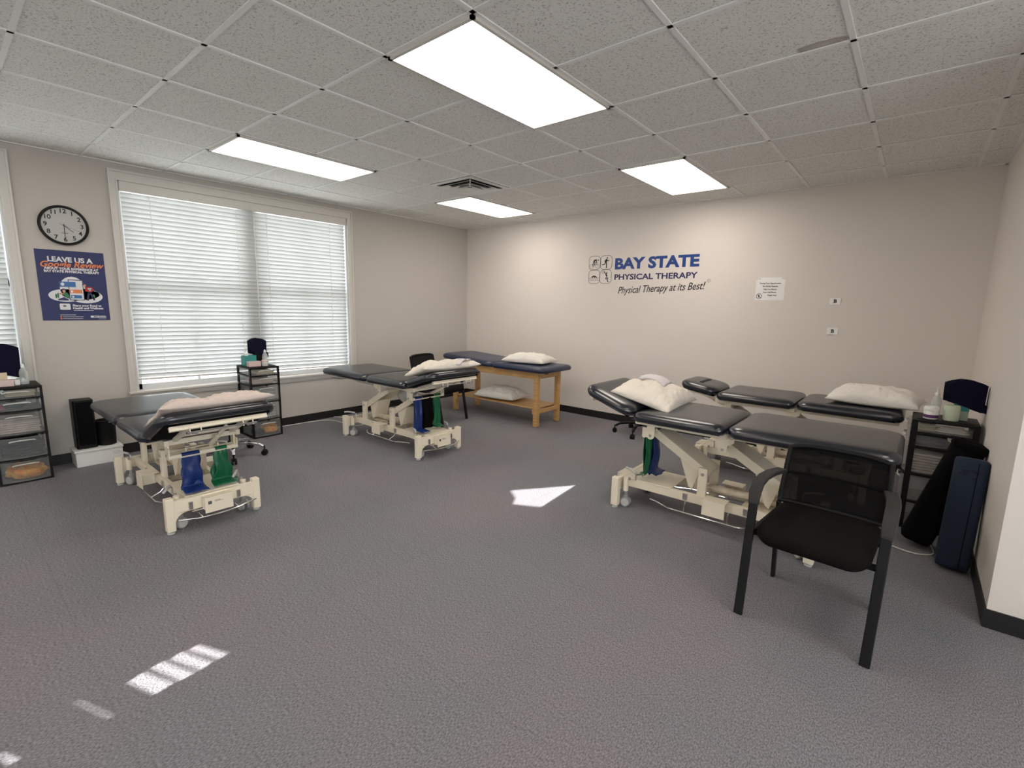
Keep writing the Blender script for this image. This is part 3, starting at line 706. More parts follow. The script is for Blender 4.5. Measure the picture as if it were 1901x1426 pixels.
d, hz = dxh(.700)
band('green exercise band under the head of the table behind the armchair', 'bandgreen', (TC[0]-d-.004, TC[1]-.115, hz), .10, hz-.225, 3, .05, rz=pi, flare=1.2)
band('blue exercise band under the head of the table behind the armchair', 'bandblue', (TC[0]-d+.004, TC[1]+.0, hz+.001), .12, hz-.222, 6, .06, rz=.0, flare=1.45)
d, hz = dxh(.695)
band('green exercise band under the table along the back wall', 'bandgreen', (TD[0]-d, TD[1]-.02, hz), .12, hz-.36, 7, .02, rz=pi, flare=.3)

# ------------------------------------------------------------------ wooden bench
def bench():
    r = thing('treatment_bench', 'wooden treatment bench with navy top and lower shelf in the room corner', 'bench', (1.525, -.785, 0))
    for sx in (-1, 1):
        for sy in (-1, 1): put('leg', MB().box((sx*.725, sy*.225, .345), (.062, .062, .69), bev=.008), 'maple', r)
    mb = MB()
    for sy in (-1, 1): mb.box((0, sy*.243, .648), (1.45, .022, .088), bev=.003)
    for sx in (-1, 1): mb.box((sx*.735, 0, .648), (.022, .42, .088), bev=.003)
    put('apron', mb, 'maple', r)
    put('shelf', MB().box((0, 0, .226), (1.40, .44, .016)), 'maple', r)
    for sx in (-1, 1): put('shelf_support', MB().box((sx*.745, 0, .195), (.024, .40, .05), bev=.002), 'maple', r)
    for sx in (-1, 1): put('cleat', MB().box((sx*.685, -.235, .19), (.022, .03, .06)), 'maple', r)
    put('bolt', MB().cyl((.757, -.08, .655), (.748, -.08, .655), .007, n=10).cyl((.757, -.04, .655), (.748, -.04, .655), .007, n=10), 'ink', r)
    put('foot_cushion', pad(.86, .66, .072, .07).xf(Matrix.Translation((.46, 0, .690))), 'navyvinyl', r, smooth=True, angle=60)
    Mh = Matrix.Translation((.028, 0, .690)) @ Matrix.Rotation(RAD(3.0), 4, 'Y')
    put('head_cushion', pad(.98, .66, .075, .12).xf(Matrix.Translation((-.495, 0, .002))).xf(Mh), 'navyvinyl', r, smooth=True, angle=60)
bench()

# ------------------------------------------------------------------ chairs
def armchair(label, loc, rz, bh=.285):
    # faces local -y, origin on the floor at the centre
    r = thing('armchair', label, 'chair', loc, rz, 'black mesh-back armchairs')
    # seat
    n = 14; vs = []; mb = MB(); 
    st = pad(.455, .475, .075, .07, prof=[(.05, 0), (.012, .12), (0, .35), (0, .60), (.008, .82), (.03, .95), (.07, 1.0), (.13, 1.0)])
    for v in st.bm.verts:
        v.co.z += -.022*max(0, (-v.co.y-.10)/.14)**2 - (.012*(1-(v.co.x/.23)**2)*0)
        if v.co.y < -.15: v.co.y -= .035*(1-(v.co.x/.24)**2)
    st.xf(Matrix.Translation((0, -.015, .405)))
    put('seat', st, 'seatfab', r, smooth=True, angle=60)
    for s in (-1, 1):
        # front leg that sweeps up into the arm, then to the back
        P_ = [(s*.258, -.262, .0), (s*.262, -.205, .35), (s*.264, -.165, .560)]
        mb = MB(); mb.bar(P_[0], P_[2], .040, .020, up=(0, 1, .2), bev=.004)
        put('leg', mb, 'legblack', r)
        mb = MB(); path = [(s*.264, -.168, .545), (s*.266, -.150, .600), (s*.266, -.105, .638), (s*.264, -.03, .652), (s*.255, .07, .652), (s*.242, .155, .645), (s*.234, .20, .640)]
        # arm pad with rectangular section
        prev = None; vs = []; fs = []
        for k, p in enumerate(path):
            p = Vector(p); q0 = Vector(path[max(0, k-1)]); q1 = Vector(path[min(len(path)-1, k+1)]); d_ = (q1-q0).normalized()
            sd = Vector((1, 0, 0)); sd = (sd-d_*sd.dot(d_)).normalized(); up = sd.cross(d_).normalized()
            wd = .027 if k > 0 else .022; th = .011
            for a, b in ((-1, -1), (1, -1), (1, 1), (-1, 1)): vs.append(p+sd*wd*a+up*th*b)
        for k in range(len(path)-1):
            for i in range(4): fs.append((k*4+i, k*4+(i+1) % 4, k*4+4+(i+1) % 4, k*4+4+i))
        fs += [(3, 2, 1, 0), tuple(range(len(path)*4-4, len(path)*4))]
        mb._add(vs, fs); put('armrest', mb, 'armpad', r, smooth=True, bevel=.005, angle=50)
        mb = MB(); mb.bar((s*.232, .245, .0), (s*.232, .190, .47), .020, .034, up=(0, 1, 0), bev=.004)
        put('leg', mb, 'legblack', r)
        mb = MB(); mb.bar((s*.255, -.19, .405), (s*.232, .195, .415), .020, .034, bev=.003); put('seat_rail', mb, 'legblack', r)
    mb = MB(); mb.box((0, -.15, .400), (.50, .03, .02)).box((0, .12, .405), (.46, .03, .02)); put('cross_bar', mb, 'legblack', r)
    # back: frame + mesh, gently curved
    def bp(u, v):  # u -1..1 across, v 0..1 up
        wv = .232-.010*v
        return Vector((u*wv, .195+.085*v-.018*(1-u*u)*-1, .475+bh*v+.018*(1-u**4)*v))
    loop = [bp(u/8, 0) for u in range(-8, 9)]+[bp(1, v/8) for v in range(1, 8)]+[bp(u/8, 1) for u in range(8, -9, -1)]+[bp(-1, v/8) for v in range(7, 0, -1)]
    put('back_frame', MB().tube(loop, .013, 8, closed=True), 'black', r, smooth=True)
    mb = MB(); vs = [bp(-1+2*i/12, j/8) for i in range(13) for j in range(9)]
    mb._add(vs, [(i*9+j, i*9+j+1, (i+1)*9+j+1, (i+1)*9+j) for i in range(12) for j in range(8)])
    b_ = put('backrest', mb, 'mesh', r, smooth=True); b_.modifiers.new('thick', 'SOLIDIFY').thickness = .003
    mb = MB()
    for u in range(-8, 8): mb.bar(bp(u/8, .52)+Vector((0, .004, 0)), bp((u+1)/8, .52)+Vector((0, .004, 0)), .012, .012)
    put('lumbar_bar', mb, 'black', r)
    return r
armchair('black mesh-back armchair with flat legs in the right foreground', (5.543, -3.090, 0), RAD(-3))
armchair('black armchair between the window treatment table and the wooden bench', (1.12, -1.62, 0), RAD(100), .350)

def star_base(r, R, m, cm, ch, rot, zc=.13):
    for k in range(5):
        a = rot+2*pi*k/5; d_ = Vector((cos(a), sin(a), 0))
        mb = MB(); pts = [d_*.02+Vector((0, 0, zc+.005)), d_*(R*.45)+Vector((0, 0, zc)), d_*(R*.8)+Vector((0, 0, zc-.015)), d_*(R*.97)+Vector((0, 0, zc-.045))]
        for i in range(3): mb.bar(pts[i], pts[i+1], .044-.007*i, .026)
        l = put('base_leg', mb, m, r, bevel=.006, smooth=True)
        c = d_*R; t_ = Vector((-d_.y, d_.x, 0))
        w = MB()
        for s in (-1, 1): w.cyl(c+t_*s*.006+Vector((0, 0, .028)), c+t_*s*.024+Vector((0, 0, .028)), .028, n=18)
        w.box(c+Vector((0, 0, .045)), (.022, .03, .03)); w.cyl(c+Vector((0, 0, .05)), c+Vector((0, 0, zc-.035)), .007, n=8)
        put('caster', w, cm, l, smooth=True, bevel=.003)
    put('gas_post', MB().cyl((0, 0, zc-.02), (0, 0, ch), .022, n=16).cyl((0, 0, zc-.03), (0, 0, zc+.03), .035, n=18), 'black', r, smooth=True)
s1 = thing('rolling_stool', 'rolling stool with chrome five-star base behind the left foreground table', 'stool', (.845, -4.02, 0), 0, 'rolling stools')
star_base(s1, .285, 'chrome', 'black', .40, RAD(-18)+RAD(0))
put('seat', MB().lathe([(.05, 0), (.165, .004), (.178, .02), (.18, .04), (.17, .058), (.14, .068), (.001, .07)], (0, 0, .385), 36), 'vinyl', s1, smooth=True)
s2 = thing('rolling_stool', 'rolling stool with black plastic base near the back wall', 'stool', (3.36, -.41, 0), 0, 'rolling stools')
star_base(s2, .29, 'black', 'black', .42, RAD(-152))
put('seat', MB().lathe([(.05, 0), (.165, .004), (.178, .02), (.18, .04), (.17, .058), (.14, .068), (.001, .07)], (0, 0, .40), 36), 'vinyl', s2, smooth=True)

# ------------------------------------------------------------------ drawer carts
LV = [0.0, .190, .385, .580, .680, .785]
def cart(label, loc, rz, contents=()):
    # front is local +x; origin at floor centre
    r = thing('drawer_cart', label, 'drawer cart', loc, rz, 'black framed carts with clear drawers')
    w, d_ = .315, .345
    put('top_panel', MB().box((0, 0, .775), (d_, w, .018), bev=.006).box((0, 0, .7855), (d_-.05, w-.05, .003)), 'black', r)
    for sx in (-1, 1):
        for sy in (-1, 1): put('corner_post', MB().box((sx*(d_/2-.018)-.0, sy*(w/2-.008), .385), (.034, .014, .765)), 'black', r)
    for z in LV[:-1]:
        mb = MB(); 
        for sy in (-1, 1): mb.box((0, sy*(w/2-.008), z+.008), (d_-.01, .015, .014))
        mb.box((d_/2-.006, 0, z+.008), (.014, w, .013)).box((-d_/2+.006, 0, z+.008), (.012, w, .013)).box((0, 0, z+.012), (d_-.02, w-.02, .003))
        put('shelf_frame', mb, 'black', r, bevel=.002)
    for k in range(5):
        z0, z1 = LV[k]+.018, LV[k+1]-(.006 if k < 4 else .022); mb = MB(); h = z1-z0; t_ = .0025
        # bow-fronted clear bin, open at the top
        outer = [(-d_/2+.012, -w/2+.018)]+[(d_/2-.006+.028*(1-(q/5)**2), (w/2-.018)*q/5) for q in range(-5, 6)]+[(-d_/2+.012, w/2-.018)]
        n = len(outer); vs = [(x, y, z0) for x, y in outer]+[(x, y, z1) for x, y in outer]; fs = [(i, (i+1) % n, n+(i+1) % n, n+i) for i in range(n)]+[tuple(range(n))]
        mb._add(vs, fs)
        dr = put('drawer', mb, 'frost', r, smooth=True, angle=30)
        hz_ = z1-(.030 if k < 3 else .022)
        hb = MB().tube([(d_/2+.022, -.075, hz_), (d_/2+.034, -.060, hz_+.006), (d_/2+.036, 0, hz_+.008), (d_/2+.034, .060, hz_+.006), (d_/2+.022, .075, hz_)], .005, 8)
        put('handle', hb, 'ltgrey', dr, smooth=True)
    return r
def blob(name, label, cat, loc, dims, m, seed, amp=.2, rz=0):
    mb = MB(); bm = mb.bm; bmesh.ops.create_icosphere(bm, subdivisions=4, radius=1)
    for v in bm.verts:
        p = v.co.copy(); f = 1+amp*noise.noise(p*2.2+Vector((seed, 0, 0)))+amp*.5*noise.noise(p*5+Vector((0, seed, 0)))
        q = p*f; q = Vector((math.copysign(abs(q.x)**.8, q.x), math.copysign(abs(q.y)**.8, q.y), max(q.z, -.7)))
        v.co = Vector((q.x*dims[0]/2, q.y*dims[1]/2, (q.z+.7)*dims[2]/1.75))
    o = put(name, mb, m, None, smooth=True, angle=180); o.location = loc; o.rotation_euler = (0, 0, rz); return tag(o, label, cat)
def stack(name, label, cat, loc, dims, n, m, rz=0, seed=0):      # folded linen: soft layers with open edges
    mb = MB(); h = dims[2]/n
    for k in range(n):
        dx_, dy_ = (noise.noise(Vector((k*3.1, seed, 0)))*.012, noise.noise(Vector((k*2.3, seed, 4)))*.012)
        mb.box((dx_, dy_, h*(k+.5)), (dims[0], dims[1], h*.94), bev=h*.4)
    o = put(name, mb, m, None, smooth=True, angle=60); o.location = loc; o.rotation_euler = (0, 0, rz); return tag(o, label, cat)
CL = (.215, -5.39); CM = (.200, -3.470); CR = (6.012, -1.352)
cart('black cart with clear drawers at the left edge under the side window', (*CL, 0), 0)
cart('black cart with clear drawers in front of the large window', (*CM, 0), 0)
cart('black cart with clear drawers in the right corner by the back wall', (*CR, 0), pi)
def zl(k): return LV[k]+.0215
blob('foam_roll', 'orange foam piece in the bottom drawer of the left edge cart', 'foam', (CL[0]+.02, CL[1]+.01, zl(0)), (.26, .24, .11), 'orange', 1)
stack('folded_cloth', 'navy folded cloths in the second drawer up of the left edge cart', 'cloth', (CL[0]+.01, CL[1], zl(1)), (.25, .24, .12), 5, 'navy')
stack('folded_linen', 'beige folded linen in the middle drawer of the left edge cart', 'linen', (CL[0]+.01, CL[1], zl(2)), (.26, .24, .12), 7, 'beige')
blob('cloth_bundle', 'dark green cloth bundle in the fourth drawer up of the left edge cart', 'cloth', (CL[0]+.02, CL[1]-.03, zl(3)), (.24, .18, .05), 'greenc', 3)
blob('bandage_roll', 'red band bundle in the fourth drawer up of the left edge cart', 'band', (CL[0]+.12, CL[1]-.095, zl(3)), (.05, .06, .04), 'red', 5)
stack('paper_pad', 'cream paper pads in the top drawer of the left edge cart', 'paper', (CL[0]+.04, CL[1]+.03, zl(4)), (.20, .17, .05), 4, 'yellow')
blob('foam_roll', 'orange foam piece in the bottom drawer of the window cart', 'foam', (CM[0]+.04, CM[1]+.06, zl(0)), (.22, .16, .11), 'orange', 8)
blob('cloth_bundle', 'dark cloth bundle in the bottom drawer of the window cart', 'cloth', (CM[0]+.06, CM[1]-.075, zl(0)), (.18, .10, .07), 'navy', 8)
stack('folded_cloth', 'grey folded linen in the second drawer up of the window cart', 'linen', (CM[0], CM[1], zl(1)), (.24, .24, .10), 5, 'ltgrey')
stack('folded_linen', 'grey folded linen in the middle drawer of the window cart', 'linen', (CM[0], CM[1], zl(2)), (.26, .24, .12), 6, 'ltgrey', seed=2)
stack('paper_pad', 'pink and cream papers in the fourth drawer up of the window cart', 'paper', (CM[0]+.04, CM[1]-.01, zl(3)), (.22, .22, .045), 4, 'pinkpaper')
stack('paper_pad', 'cream papers in the top drawer of the window cart', 'paper', (CM[0]+.03, CM[1]+.02, zl(4)), (.24, .18, .035), 3, 'yellow')
stack('folded_linen', 'beige folded linen in the middle drawer of the right corner cart', 'linen', (CR[0]-.02, CR[1]-.01, zl(2)), (.27, .25, .135), 7, 'beige', seed=5)
blob('cloth_bundle', 'navy cloth in the fourth drawer up of the right corner cart', 'cloth', (CR[0]-.06, CR[1]-.01, zl(3)), (.20, .24, .06), 'bagnavy', 2)
blob('bandage_roll', 'red band bundle in the fourth drawer up of the right corner cart', 'band', (CR[0]+.085, CR[1]-.08, zl(3)), (.06, .07, .055), 'red', 7)
mb = MB()
for k in range(3): mb.tube([(x, y, .012+k*.013) for x, y in rrect(.17-.03*k, .05-.012*k, .024-.005*k, 5)], .006, 6, closed=True)
o = put('coiled_strap', mb, 'pillow', None, smooth=True); o.location = (CR[0]+.04, CR[1]-.095, zl(4)); tag(o, 'cream coiled strap in the top drawer of the right corner cart', 'strap')
stack('paper_pad', 'beige pads in the top drawer of the right corner cart', 'paper', (CR[0]-.09, CR[1]-.02, zl(4)), (.09, .18, .045), 4, 'yellow')

# ------------------------------------------------------------------ things on the carts
ZT = .7872
def towel(label, loc, rz, w, h, layers=5, dep=.07, seed=0):
    # folded towels stood on edge as a fan of soft layers with drooping corner
    mb = MB()
    for k in range(layers):
        f = k/(layers-1)-.5; nn = 12; vs = []
        for side in (-.42, .42):
            for i in range(nn+1):
                for j in range(nn+1):
                    u = i/nn-.5; v = j/nn
                    y = u*w*(.96+.06*v) + .006*k*(1 if v < .3 else .3)
                    z = v*h-(.035*w/.2)*(u+.5)*(1-v)*1.2 - .012*(k % 3)*(1-v)*(u+.5) + .02*(1-(2*u)**2)*v - .010*v*abs(2*u)**2 + .004*noise.noise(Vector((u*6, v*5, k+seed)))
                    x = f*dep+side*dep/layers+.010*(1-v)*f*2+.006*noise.noise(Vector((u*4+seed, v*4, k*.3)))
                    vs.append((x, y, z))
        q = (nn+1)**2; fs = []
        for i in range(nn):
            for j in range(nn):
                a = i*(nn+1)+j; fs += [(a, a+1, a+nn+2, a+nn+1), (q+a, q+a+nn+1, q+a+nn+2, q+a+1)]
        ring = [i*(nn+1) for i in range(nn+1)]+[nn*(nn+1)+j for j in range(1, nn+1)]+[i*(nn+1)+nn for i in range(nn-1, -1, -1)]+[j for j in range(nn-1, 0, -1)]
        for i in range(len(ring)): a, b = ring[i], ring[(i+1) % len(ring)]; fs.append((a, b, q+b, q+a))
        mb._add(vs, fs)
    o = put('towel', mb, 'navy', None, smooth=True, angle=60); o.location = loc; o.rotation_euler = (0, 0, rz)
    return tag(o, label, 'towel', 'folded navy towels on the carts')
def carton(label, loc, dims, m, rz=0, top=None, tissue=False):
    r = thing('tissue_box' if tissue else 'carton', label, 'box', loc, rz)
    put('body', MB().box((0, 0, dims[2]*.5), dims, bev=.002), m, r)
    if top: put('upper_band', MB().box((0, 0, dims[2]*.77), (dims[0]+.001, dims[1]+.001, dims[2]*.42)), top, r)
    if tissue: put('tissue', MB().lathe([(.02, 0), (.026, .02), (.012, .035), (.004, .05)], (0, -dims[1]*.2, dims[2]), 9), 'paper', r, smooth=True)
    return r
def bottle(label, loc, r_, h, m, cap='white', pump=False):
    r = thing('pump_bottle' if pump else 'bottle', label, 'bottle', loc)
    put('body', MB().lathe([(r_*.9, 0), (r_, .006), (r_, h*.55), (r_*.8, h*.70), (r_*.42, h*.80), (r_*.36, h*.84)], n=24), m, r, smooth=True)
    if pump:
        put('pump', MB().lathe([(r_*.48, h*.82), (r_*.48, h*.90), (r_*.2, h*.92), (r_*.18, h*1.10), (r_*.35, h*1.105), (r_*.33, h*1.14)], n=16).tube([(0, 0, h*1.125), (-.03, -.004, h*1.128), (-.042, -.006, h*1.115)], .004, 8), cap, r, smooth=True)
    else: put('cap', MB().lathe([(r_*.42, h*.82), (r_*.42, h*.90), (r_*.22, h*.97), (r_*.12, h*1.0)], n=16), cap, r, smooth=True)
    return r
# right corner cart
jar = thing('jar', 'white jar with purple label on the right corner cart', 'jar', (5.932, -1.44, ZT))
put('body', MB().lathe([(.036, 0), (.040, .004), (.040, .052), (.036, .058)], n=28), 'white', jar, smooth=True)
put('lid', MB().lathe([(.041, .056), (.042, .060), (.041, .080), (.036, .086), (.001, .087)], n=28), 'white', jar, smooth=True)
put('jar_label', MB().lathe([(.0405, .010), (.0407, .011), (.0407, .030), (.0405, .031)], n=28), 'purple', jar, smooth=True)
bottle('clear pump bottle with white top behind the white jar', (5.955, -1.30, ZT), .030, .18, 'clearpl', pump=True)
put_ = thing('cup', 'pale green translucent tub in front of the navy towel', 'cup', (6.035, -1.43, ZT))
put('body', MB().lathe([(.036, 0), (.041, .005), (.043, .09), (.040, .105), (.001, .106)], n=28), 'mint', put_, smooth=True)
carton('grey green carton with teal top under the navy towel in the right corner', (6.085, -1.335, ZT), (.075, .075, .115), 'mintgrey', 0, 'teal')
towel('navy folded towel on the teal carton in the right corner', (6.085, -1.335, ZT+.12), RAD(-90)+RAD(10), .190, .135, 6, .075, 1)
# window cart
carton('teal tissue box on the window cart', (.165, -3.545, ZT), (.11, .12, .11), 'teal', 0, None, True)
carton('pale pink carton at the front of the window cart', (.275, -3.54, ZT), (.07, .125, .055), 'pinkpaper')
bottle('pale plastic bottle on the window cart', (.245, -3.405, ZT), .030, .175, 'clearpl')
mb = thing('jar', 'small white jar at the front of the window cart', 'jar', (.305, -3.437, ZT))
put('body', MB().lathe([(.028, 0), (.031, .004), (.031, .045)], n=20), 'white', mb, smooth=True); put('lid', MB().lathe([(.032, .045), (.032, .060), (.028, .064)], n=20), 'pinkpaper', mb, smooth=True)
carton('small dark box under the navy towel on the window cart', (.13, -3.42, ZT), (.11, .09, .12), 'black')
towel('navy folded towel in front of the large window', (.13, -3.44, ZT+.125), 0, .15, .150, 5, .09, 4)
# left edge cart
carton('pale pink carton at the front of the left edge cart', (.30, -5.455, ZT), (.09, .14, .045), 'pinkpaper')
carton('cream tissue box under the navy towel at the left edge', (.18, -5.475, ZT), (.12, .13, .10), 'yellow')
bottle('pale plastic bottle on the left edge cart', (.255, -5.318, ZT), .028, .165, 'clearpl')
carton('small white box beside the bottle on the left edge cart', (.285, -5.363, ZT), (.035, .03, .04), 'white')
towel('navy folded towel at the left edge of the photo', (.17, -5.43, ZT+.105), 0, .19, .20, 6, .10, 7)

# ------------------------------------------------------------------ boxes, bins, bolsters
mb = thing('step_box', 'low white boxed step against the wall beside the left cart', 'box', (.122, -4.90, 0))
put('body', MB().box((0, 0, .065), (.225, .33, .13), bev=.004), 'white', mb)
put('lid', MB().box((0, 0, .139), (.238, .345, .020), bev=.005), 'white', mb)
sp = thing('speaker', 'tall black loudspeaker standing on the low white box', 'speaker', (.105, -4.968, .1495))
put('cabinet', MB().prism([(-.075, -.072), (.06, -.072)]+[(.075+.0, -.06), (.080, 0), (.075, .06)]+[(.06, .072), (-.075, .072)], 0, .440, 'z'), 'black', sp, bevel=.004)
put('grille', MB().box((.083, 0, .23), (.006, .11, .39), bev=.002), 'blacksoft', sp)
bn = thing('waste_bin', 'rounded black bin on the low white box, under the table cushion', 'bin', (.115, -4.820, .1495))
put('body', MB().lathe([(.062, 0), (.068, .004), (.074, .22), (.078, .225), (.078, .232), (.070, .232), (.066, .05), (.001, .045)], n=32), 'black', bn, smooth=True)
put('rim_clip', MB().box((.074, .02, .215), (.008, .02, .008)), 'chrome', bn)
# navy bolster and black bolster leaning in the right corner
def lean(name, label, cat, base, top, w, dth, m, bev, twist=0):
    base, top = Vector(base), Vector(top); z = (top-base).normalized(); L_ = (top-base).length
    x = Vector((cos(twist), sin(twist), 0)); x = (x-z*x.dot(z)).normalized(); y = z.cross(x)
    r = bpy.data.objects.new(name, None); COL.objects.link(r); r.matrix_world = Matrix(((x.x, y.x, z.x, base.x), (x.y, y.y, z.y, base.y), (x.z, y.z, z.z, base.z), (0, 0, 0, 1)))
    tag(r, label, cat); return r, L_
r, L_ = lean('foam_bolster', 'navy blue vinyl bolster leaning on the right wall', 'bolster', (6.108, -2.035, .012), (6.132, -1.945, .665), .14, .12, 'bagnavy', .02)
o = put('body', MB().box((0, 0, L_/2), (.150, .115, L_), bev=.022), 'bagnavy', r, smooth=True, angle=50)
put('seam', MB().box((.026, -.0578, L_/2), (.004, .002, L_*.94)), 'navy', r)
r, L_ = lean('foam_bolster', 'black bolster leaning towards the wall behind the navy one', 'bolster', (5.935, -1.79, .030), (6.135, -1.725, .725), .16, .13, 'blacksoft', .03)
put('body', MB().box((0, 0, L_/2), (.165, .14, L_), bev=.035), 'blacksoft', r, smooth=True, angle=50)
put('end_flap', MB().box((0, -.01, L_-.035), (.172, .15, .05), bev=.015), 'blacksoft', r, smooth=True)

# bag hanging behind the window table and white sheet by it
mb = MB(); vs = []; nu, nv = 24, 14
for i in range(nu):
    a = 2*pi*i/nu
    for j in range(nv+1):
        t_ = j/nv; rr = .02+.105*(sin(pi*min(1, t_*1.05))**.6)*(1-.25*t_) if t_ < .97 else .03
        f = 1+.30*noise.noise(Vector((cos(a)*2.5, sin(a)*2.5, t_*5)))
        vs.append((rr*f*cos(a)*1.3, rr*f*sin(a)*.7, .22*t_))
mb._add(vs, [(i*(nv+1)+j, ((i+1) % nu)*(nv+1)+j, ((i+1) % nu)*(nv+1)+j+1, i*(nv+1)+j+1) for i in range(nu) for j in range(nv)])
o = put('plastic_bag', mb, 'clearbag', None, smooth=True, angle=180); o.location = (1.66, -2.52, .415); tag(o, 'clear crumpled plastic bag hanging under the window treatment table', 'bag')
mb = MB(); vs = []
for i in range(13):
    for j in range(9):
        u = i/12-.5; v = j/8; vs.append((u*.34, .006*noise.noise(Vector((u*8, v*4, 1))), -.16*v))
mb._add(vs, [(i*9+j, i*9+j+1, (i+1)*9+j+1, (i+1)*9+j) for i in range(12) for j in range(8)])
mb.box((0, -.03, .006), (.34, .08, .010), bev=.004)
o = put('white_sheet', mb, 'pillowwhite', None, smooth=True); o.modifiers.new('thick', 'SOLIDIFY').thickness = .004; o.location = (1.70, -2.235, .775); tag(o, 'white folded sheet draped over the far side of the window treatment table', 'sheet')

# ------------------------------------------------------------------ cords
def cord(label, pts, r_=.0045):
    c = bpy.data.curves.new('power_cord', 'CURVE'); c.dimensions = '3D'; c.bevel_depth = r_; c.bevel_resolution = 2; s = c.splines.new('NURBS'); s.points.add(len(pts)-1)
    for p, q in zip(s.points, pts): p.co = (*q, 1)
    s.use_endpoint_u = True; s.order_u = 4; c.materials.append(M['cord'])
    t_ = bpy.data.objects.new('t', c); COL.objects.link(t_); bpy.context.view_layer.update()
    me = bpy.data.meshes.new_from_object(t_.evaluated_get(bpy.context.evaluated_depsgraph_get())); bpy.data.objects.remove(t_); bpy.data.curves.remove(c)
    o = bpy.data.objects.new('power_cord', me); COL.objects.link(o)
    for p in me.polygons: p.use_smooth = True
    return tag(o, label, 'cord', 'white power cords on the floor')
cord('white power cord on the carpet along the window wall', [(.05, -3.30, .006), (.05, -3.05, .006), (.07, -2.75, .006), (.12, -2.62, .006), (.28, -2.56, .006), (.52, -2.60, .006), (.80, -2.62, .03), (1.0, -2.60, .12)])
cord('thin white power cord lying beneath the window treatment table', [(.07, -2.50, .018), (.25, -2.40, .018), (.6, -2.30, .02), (.85, -2.20, .006), (.9, -1.9, .006), (.06, -1.5, .006)])
cord('white power cord on the carpet at the base of the bolsters', [(5.50, -1.95, .006), (5.70, -1.87, .006), (5.83, -1.925, .006), (5.93, -1.965, .006), (6.02, -1.93, .006), (6.06, -1.84, .006), (5.98, -1.60, .006)])

# ------------------------------------------------------------------ clock
ck = thing('wall_clock', 'round black-rimmed wall clock between the two windows', 'clock', (.0, -4.925, 2.105))
R_ = .165
mb = MB(); prof = [(R_, .0), (R_+.002, .02), (R_-.004, .034), (R_-.016, .036), (R_-.020, .022)]; n = 56; vs = []
for rr, xx in prof:
    for i in range(n): a = 2*pi*i/n; vs.append((xx, rr*cos(a), rr*sin(a)))
fs = [(k*n+i, k*n+(i+1) % n, (k+1)*n+(i+1) % n, (k+1)*n+i) for k in range(4) for i in range(n)]
put('rim', mb._add(vs, fs), 'black', ck, smooth=True)
put('face', MB().cyl((.002, 0, 0), (.020, 0, 0), R_-.012, n=56), 'clockface', ck)
for h in range(1, 13):
    a = pi/2-h*pi/6; text_mesh('numeral', str(h), .050, 'ink', ck, (.0208, .119*cos(a), .119*sin(a)), '+x', 'CENTER', off=.0010)
def hand(name, ang, l0, l1, w, x):
    a = pi/2-RAD(ang); d_ = (cos(a), sin(a)); n_ = (-sin(a), cos(a))
    poly = [(-d_[0]*l0+n_[0]*w, -d_[1]*l0+n_[1]*w), (-d_[0]*l0-n_[0]*w, -d_[1]*l0-n_[1]*w), (d_[0]*l1-n_[0]*w*.7, d_[1]*l1-n_[1]*w*.7), (d_[0]*l1+n_[0]*w*.7, d_[1]*l1+n_[1]*w*.7)]
    flat(name, poly, 'ink', ck, '+x', (x, 0, 0))
hand('hour_hand', 131, .010, .078, .0026, .0225); hand('minute_hand', 181, .012, .122, .0022, .0245); hand('second_hand', 113, .040, .125, .0007, .0262)
flat('maker_mark', [(-.022, -.066), (.022, -.066), (.022, -.062), (-.022, -.062)], 'greyink', ck, '+x', (.0208, 0, 0))

# ------------------------------------------------------------------ poster
po = thing('poster', 'navy review poster below the wall clock', 'poster', (.0, -4.905, 1.592))
PW, PH = .228, .302
put('sheet', MB().box((.002, 0, 0), (.003, PW*2, PH*2)), 'posterblue', po)
x = .0045
text_mesh('headline', 'LEAVE US A', .058, 'posterwhite', po, (x, -.005, .222), '+x', 'CENTER', off=.0022, depth=.0004)
text_mesh('script_line', 'Google Review', .068, 'posterorange', po, (x+.001, .0, .181), '+x', 'CENTER', shear=.35, off=.0016, depth=.0004, rotz=.02)
text_mesh('subtitle', 'ABOUT YOUR EXPERIENCE AT', .026, 'posterwhite', po, (x, .0, .145), '+x', 'CENTER', off=.0012, depth=.0004)
text_mesh('subtitle', 'BAY STATE PHYSICAL THERAPY', .026, 'posterwhite', po, (x, .0, .121), '+x', 'CENTER', off=.0012, depth=.0004)
flats('cloud_shape', [ell(-.06, -.085, .115, .055), ell(.075, -.090, .115, .060), ell(-.01, -.02, .085, .10), ell(.04, -.07, .13, .05)], 'posterwhite', po, '+x', (x-.0003, 0, 0), .0004)
flats('phone', [[(-.038, -.125), (.062, -.125), (.062, .055), (-.038, .055)]], 'lognavy', po, '+x', (x+.0006, 0, 0), .0003)
flats('phone_screen', [[(-.033, -.119), (.057, -.119), (.057, .049), (-.033, .049)]], 'posterwhite', po, '+x', (x+.001, 0, 0), .0003)
for q_ in ([(-.095, -.01), (.012, -.01), (.012, .035), (-.095, .035)], [(-.028, -.108), (.045, -.108), (.045, -.080), (-.028, -.080)]): flats('message_box', [q_], 'postermid', po, '+x', (x+.0016, 0, 0), .0003)
flats('message_box', [[(-.034, -.063), (.052, -.063), (.052, -.032), (-.034, -.032)]], 'posterorange', po, '+x', (x+.0016, 0, 0), .0003)
flats('avatar_mark', [ell(-.075, .013, .012, .014), ell(-.018, -.048, .009, .010), ell(-.014, -.094, .008, .009)], 'posterwhite', po, '+x', (x+.002, 0, 0), .0003)
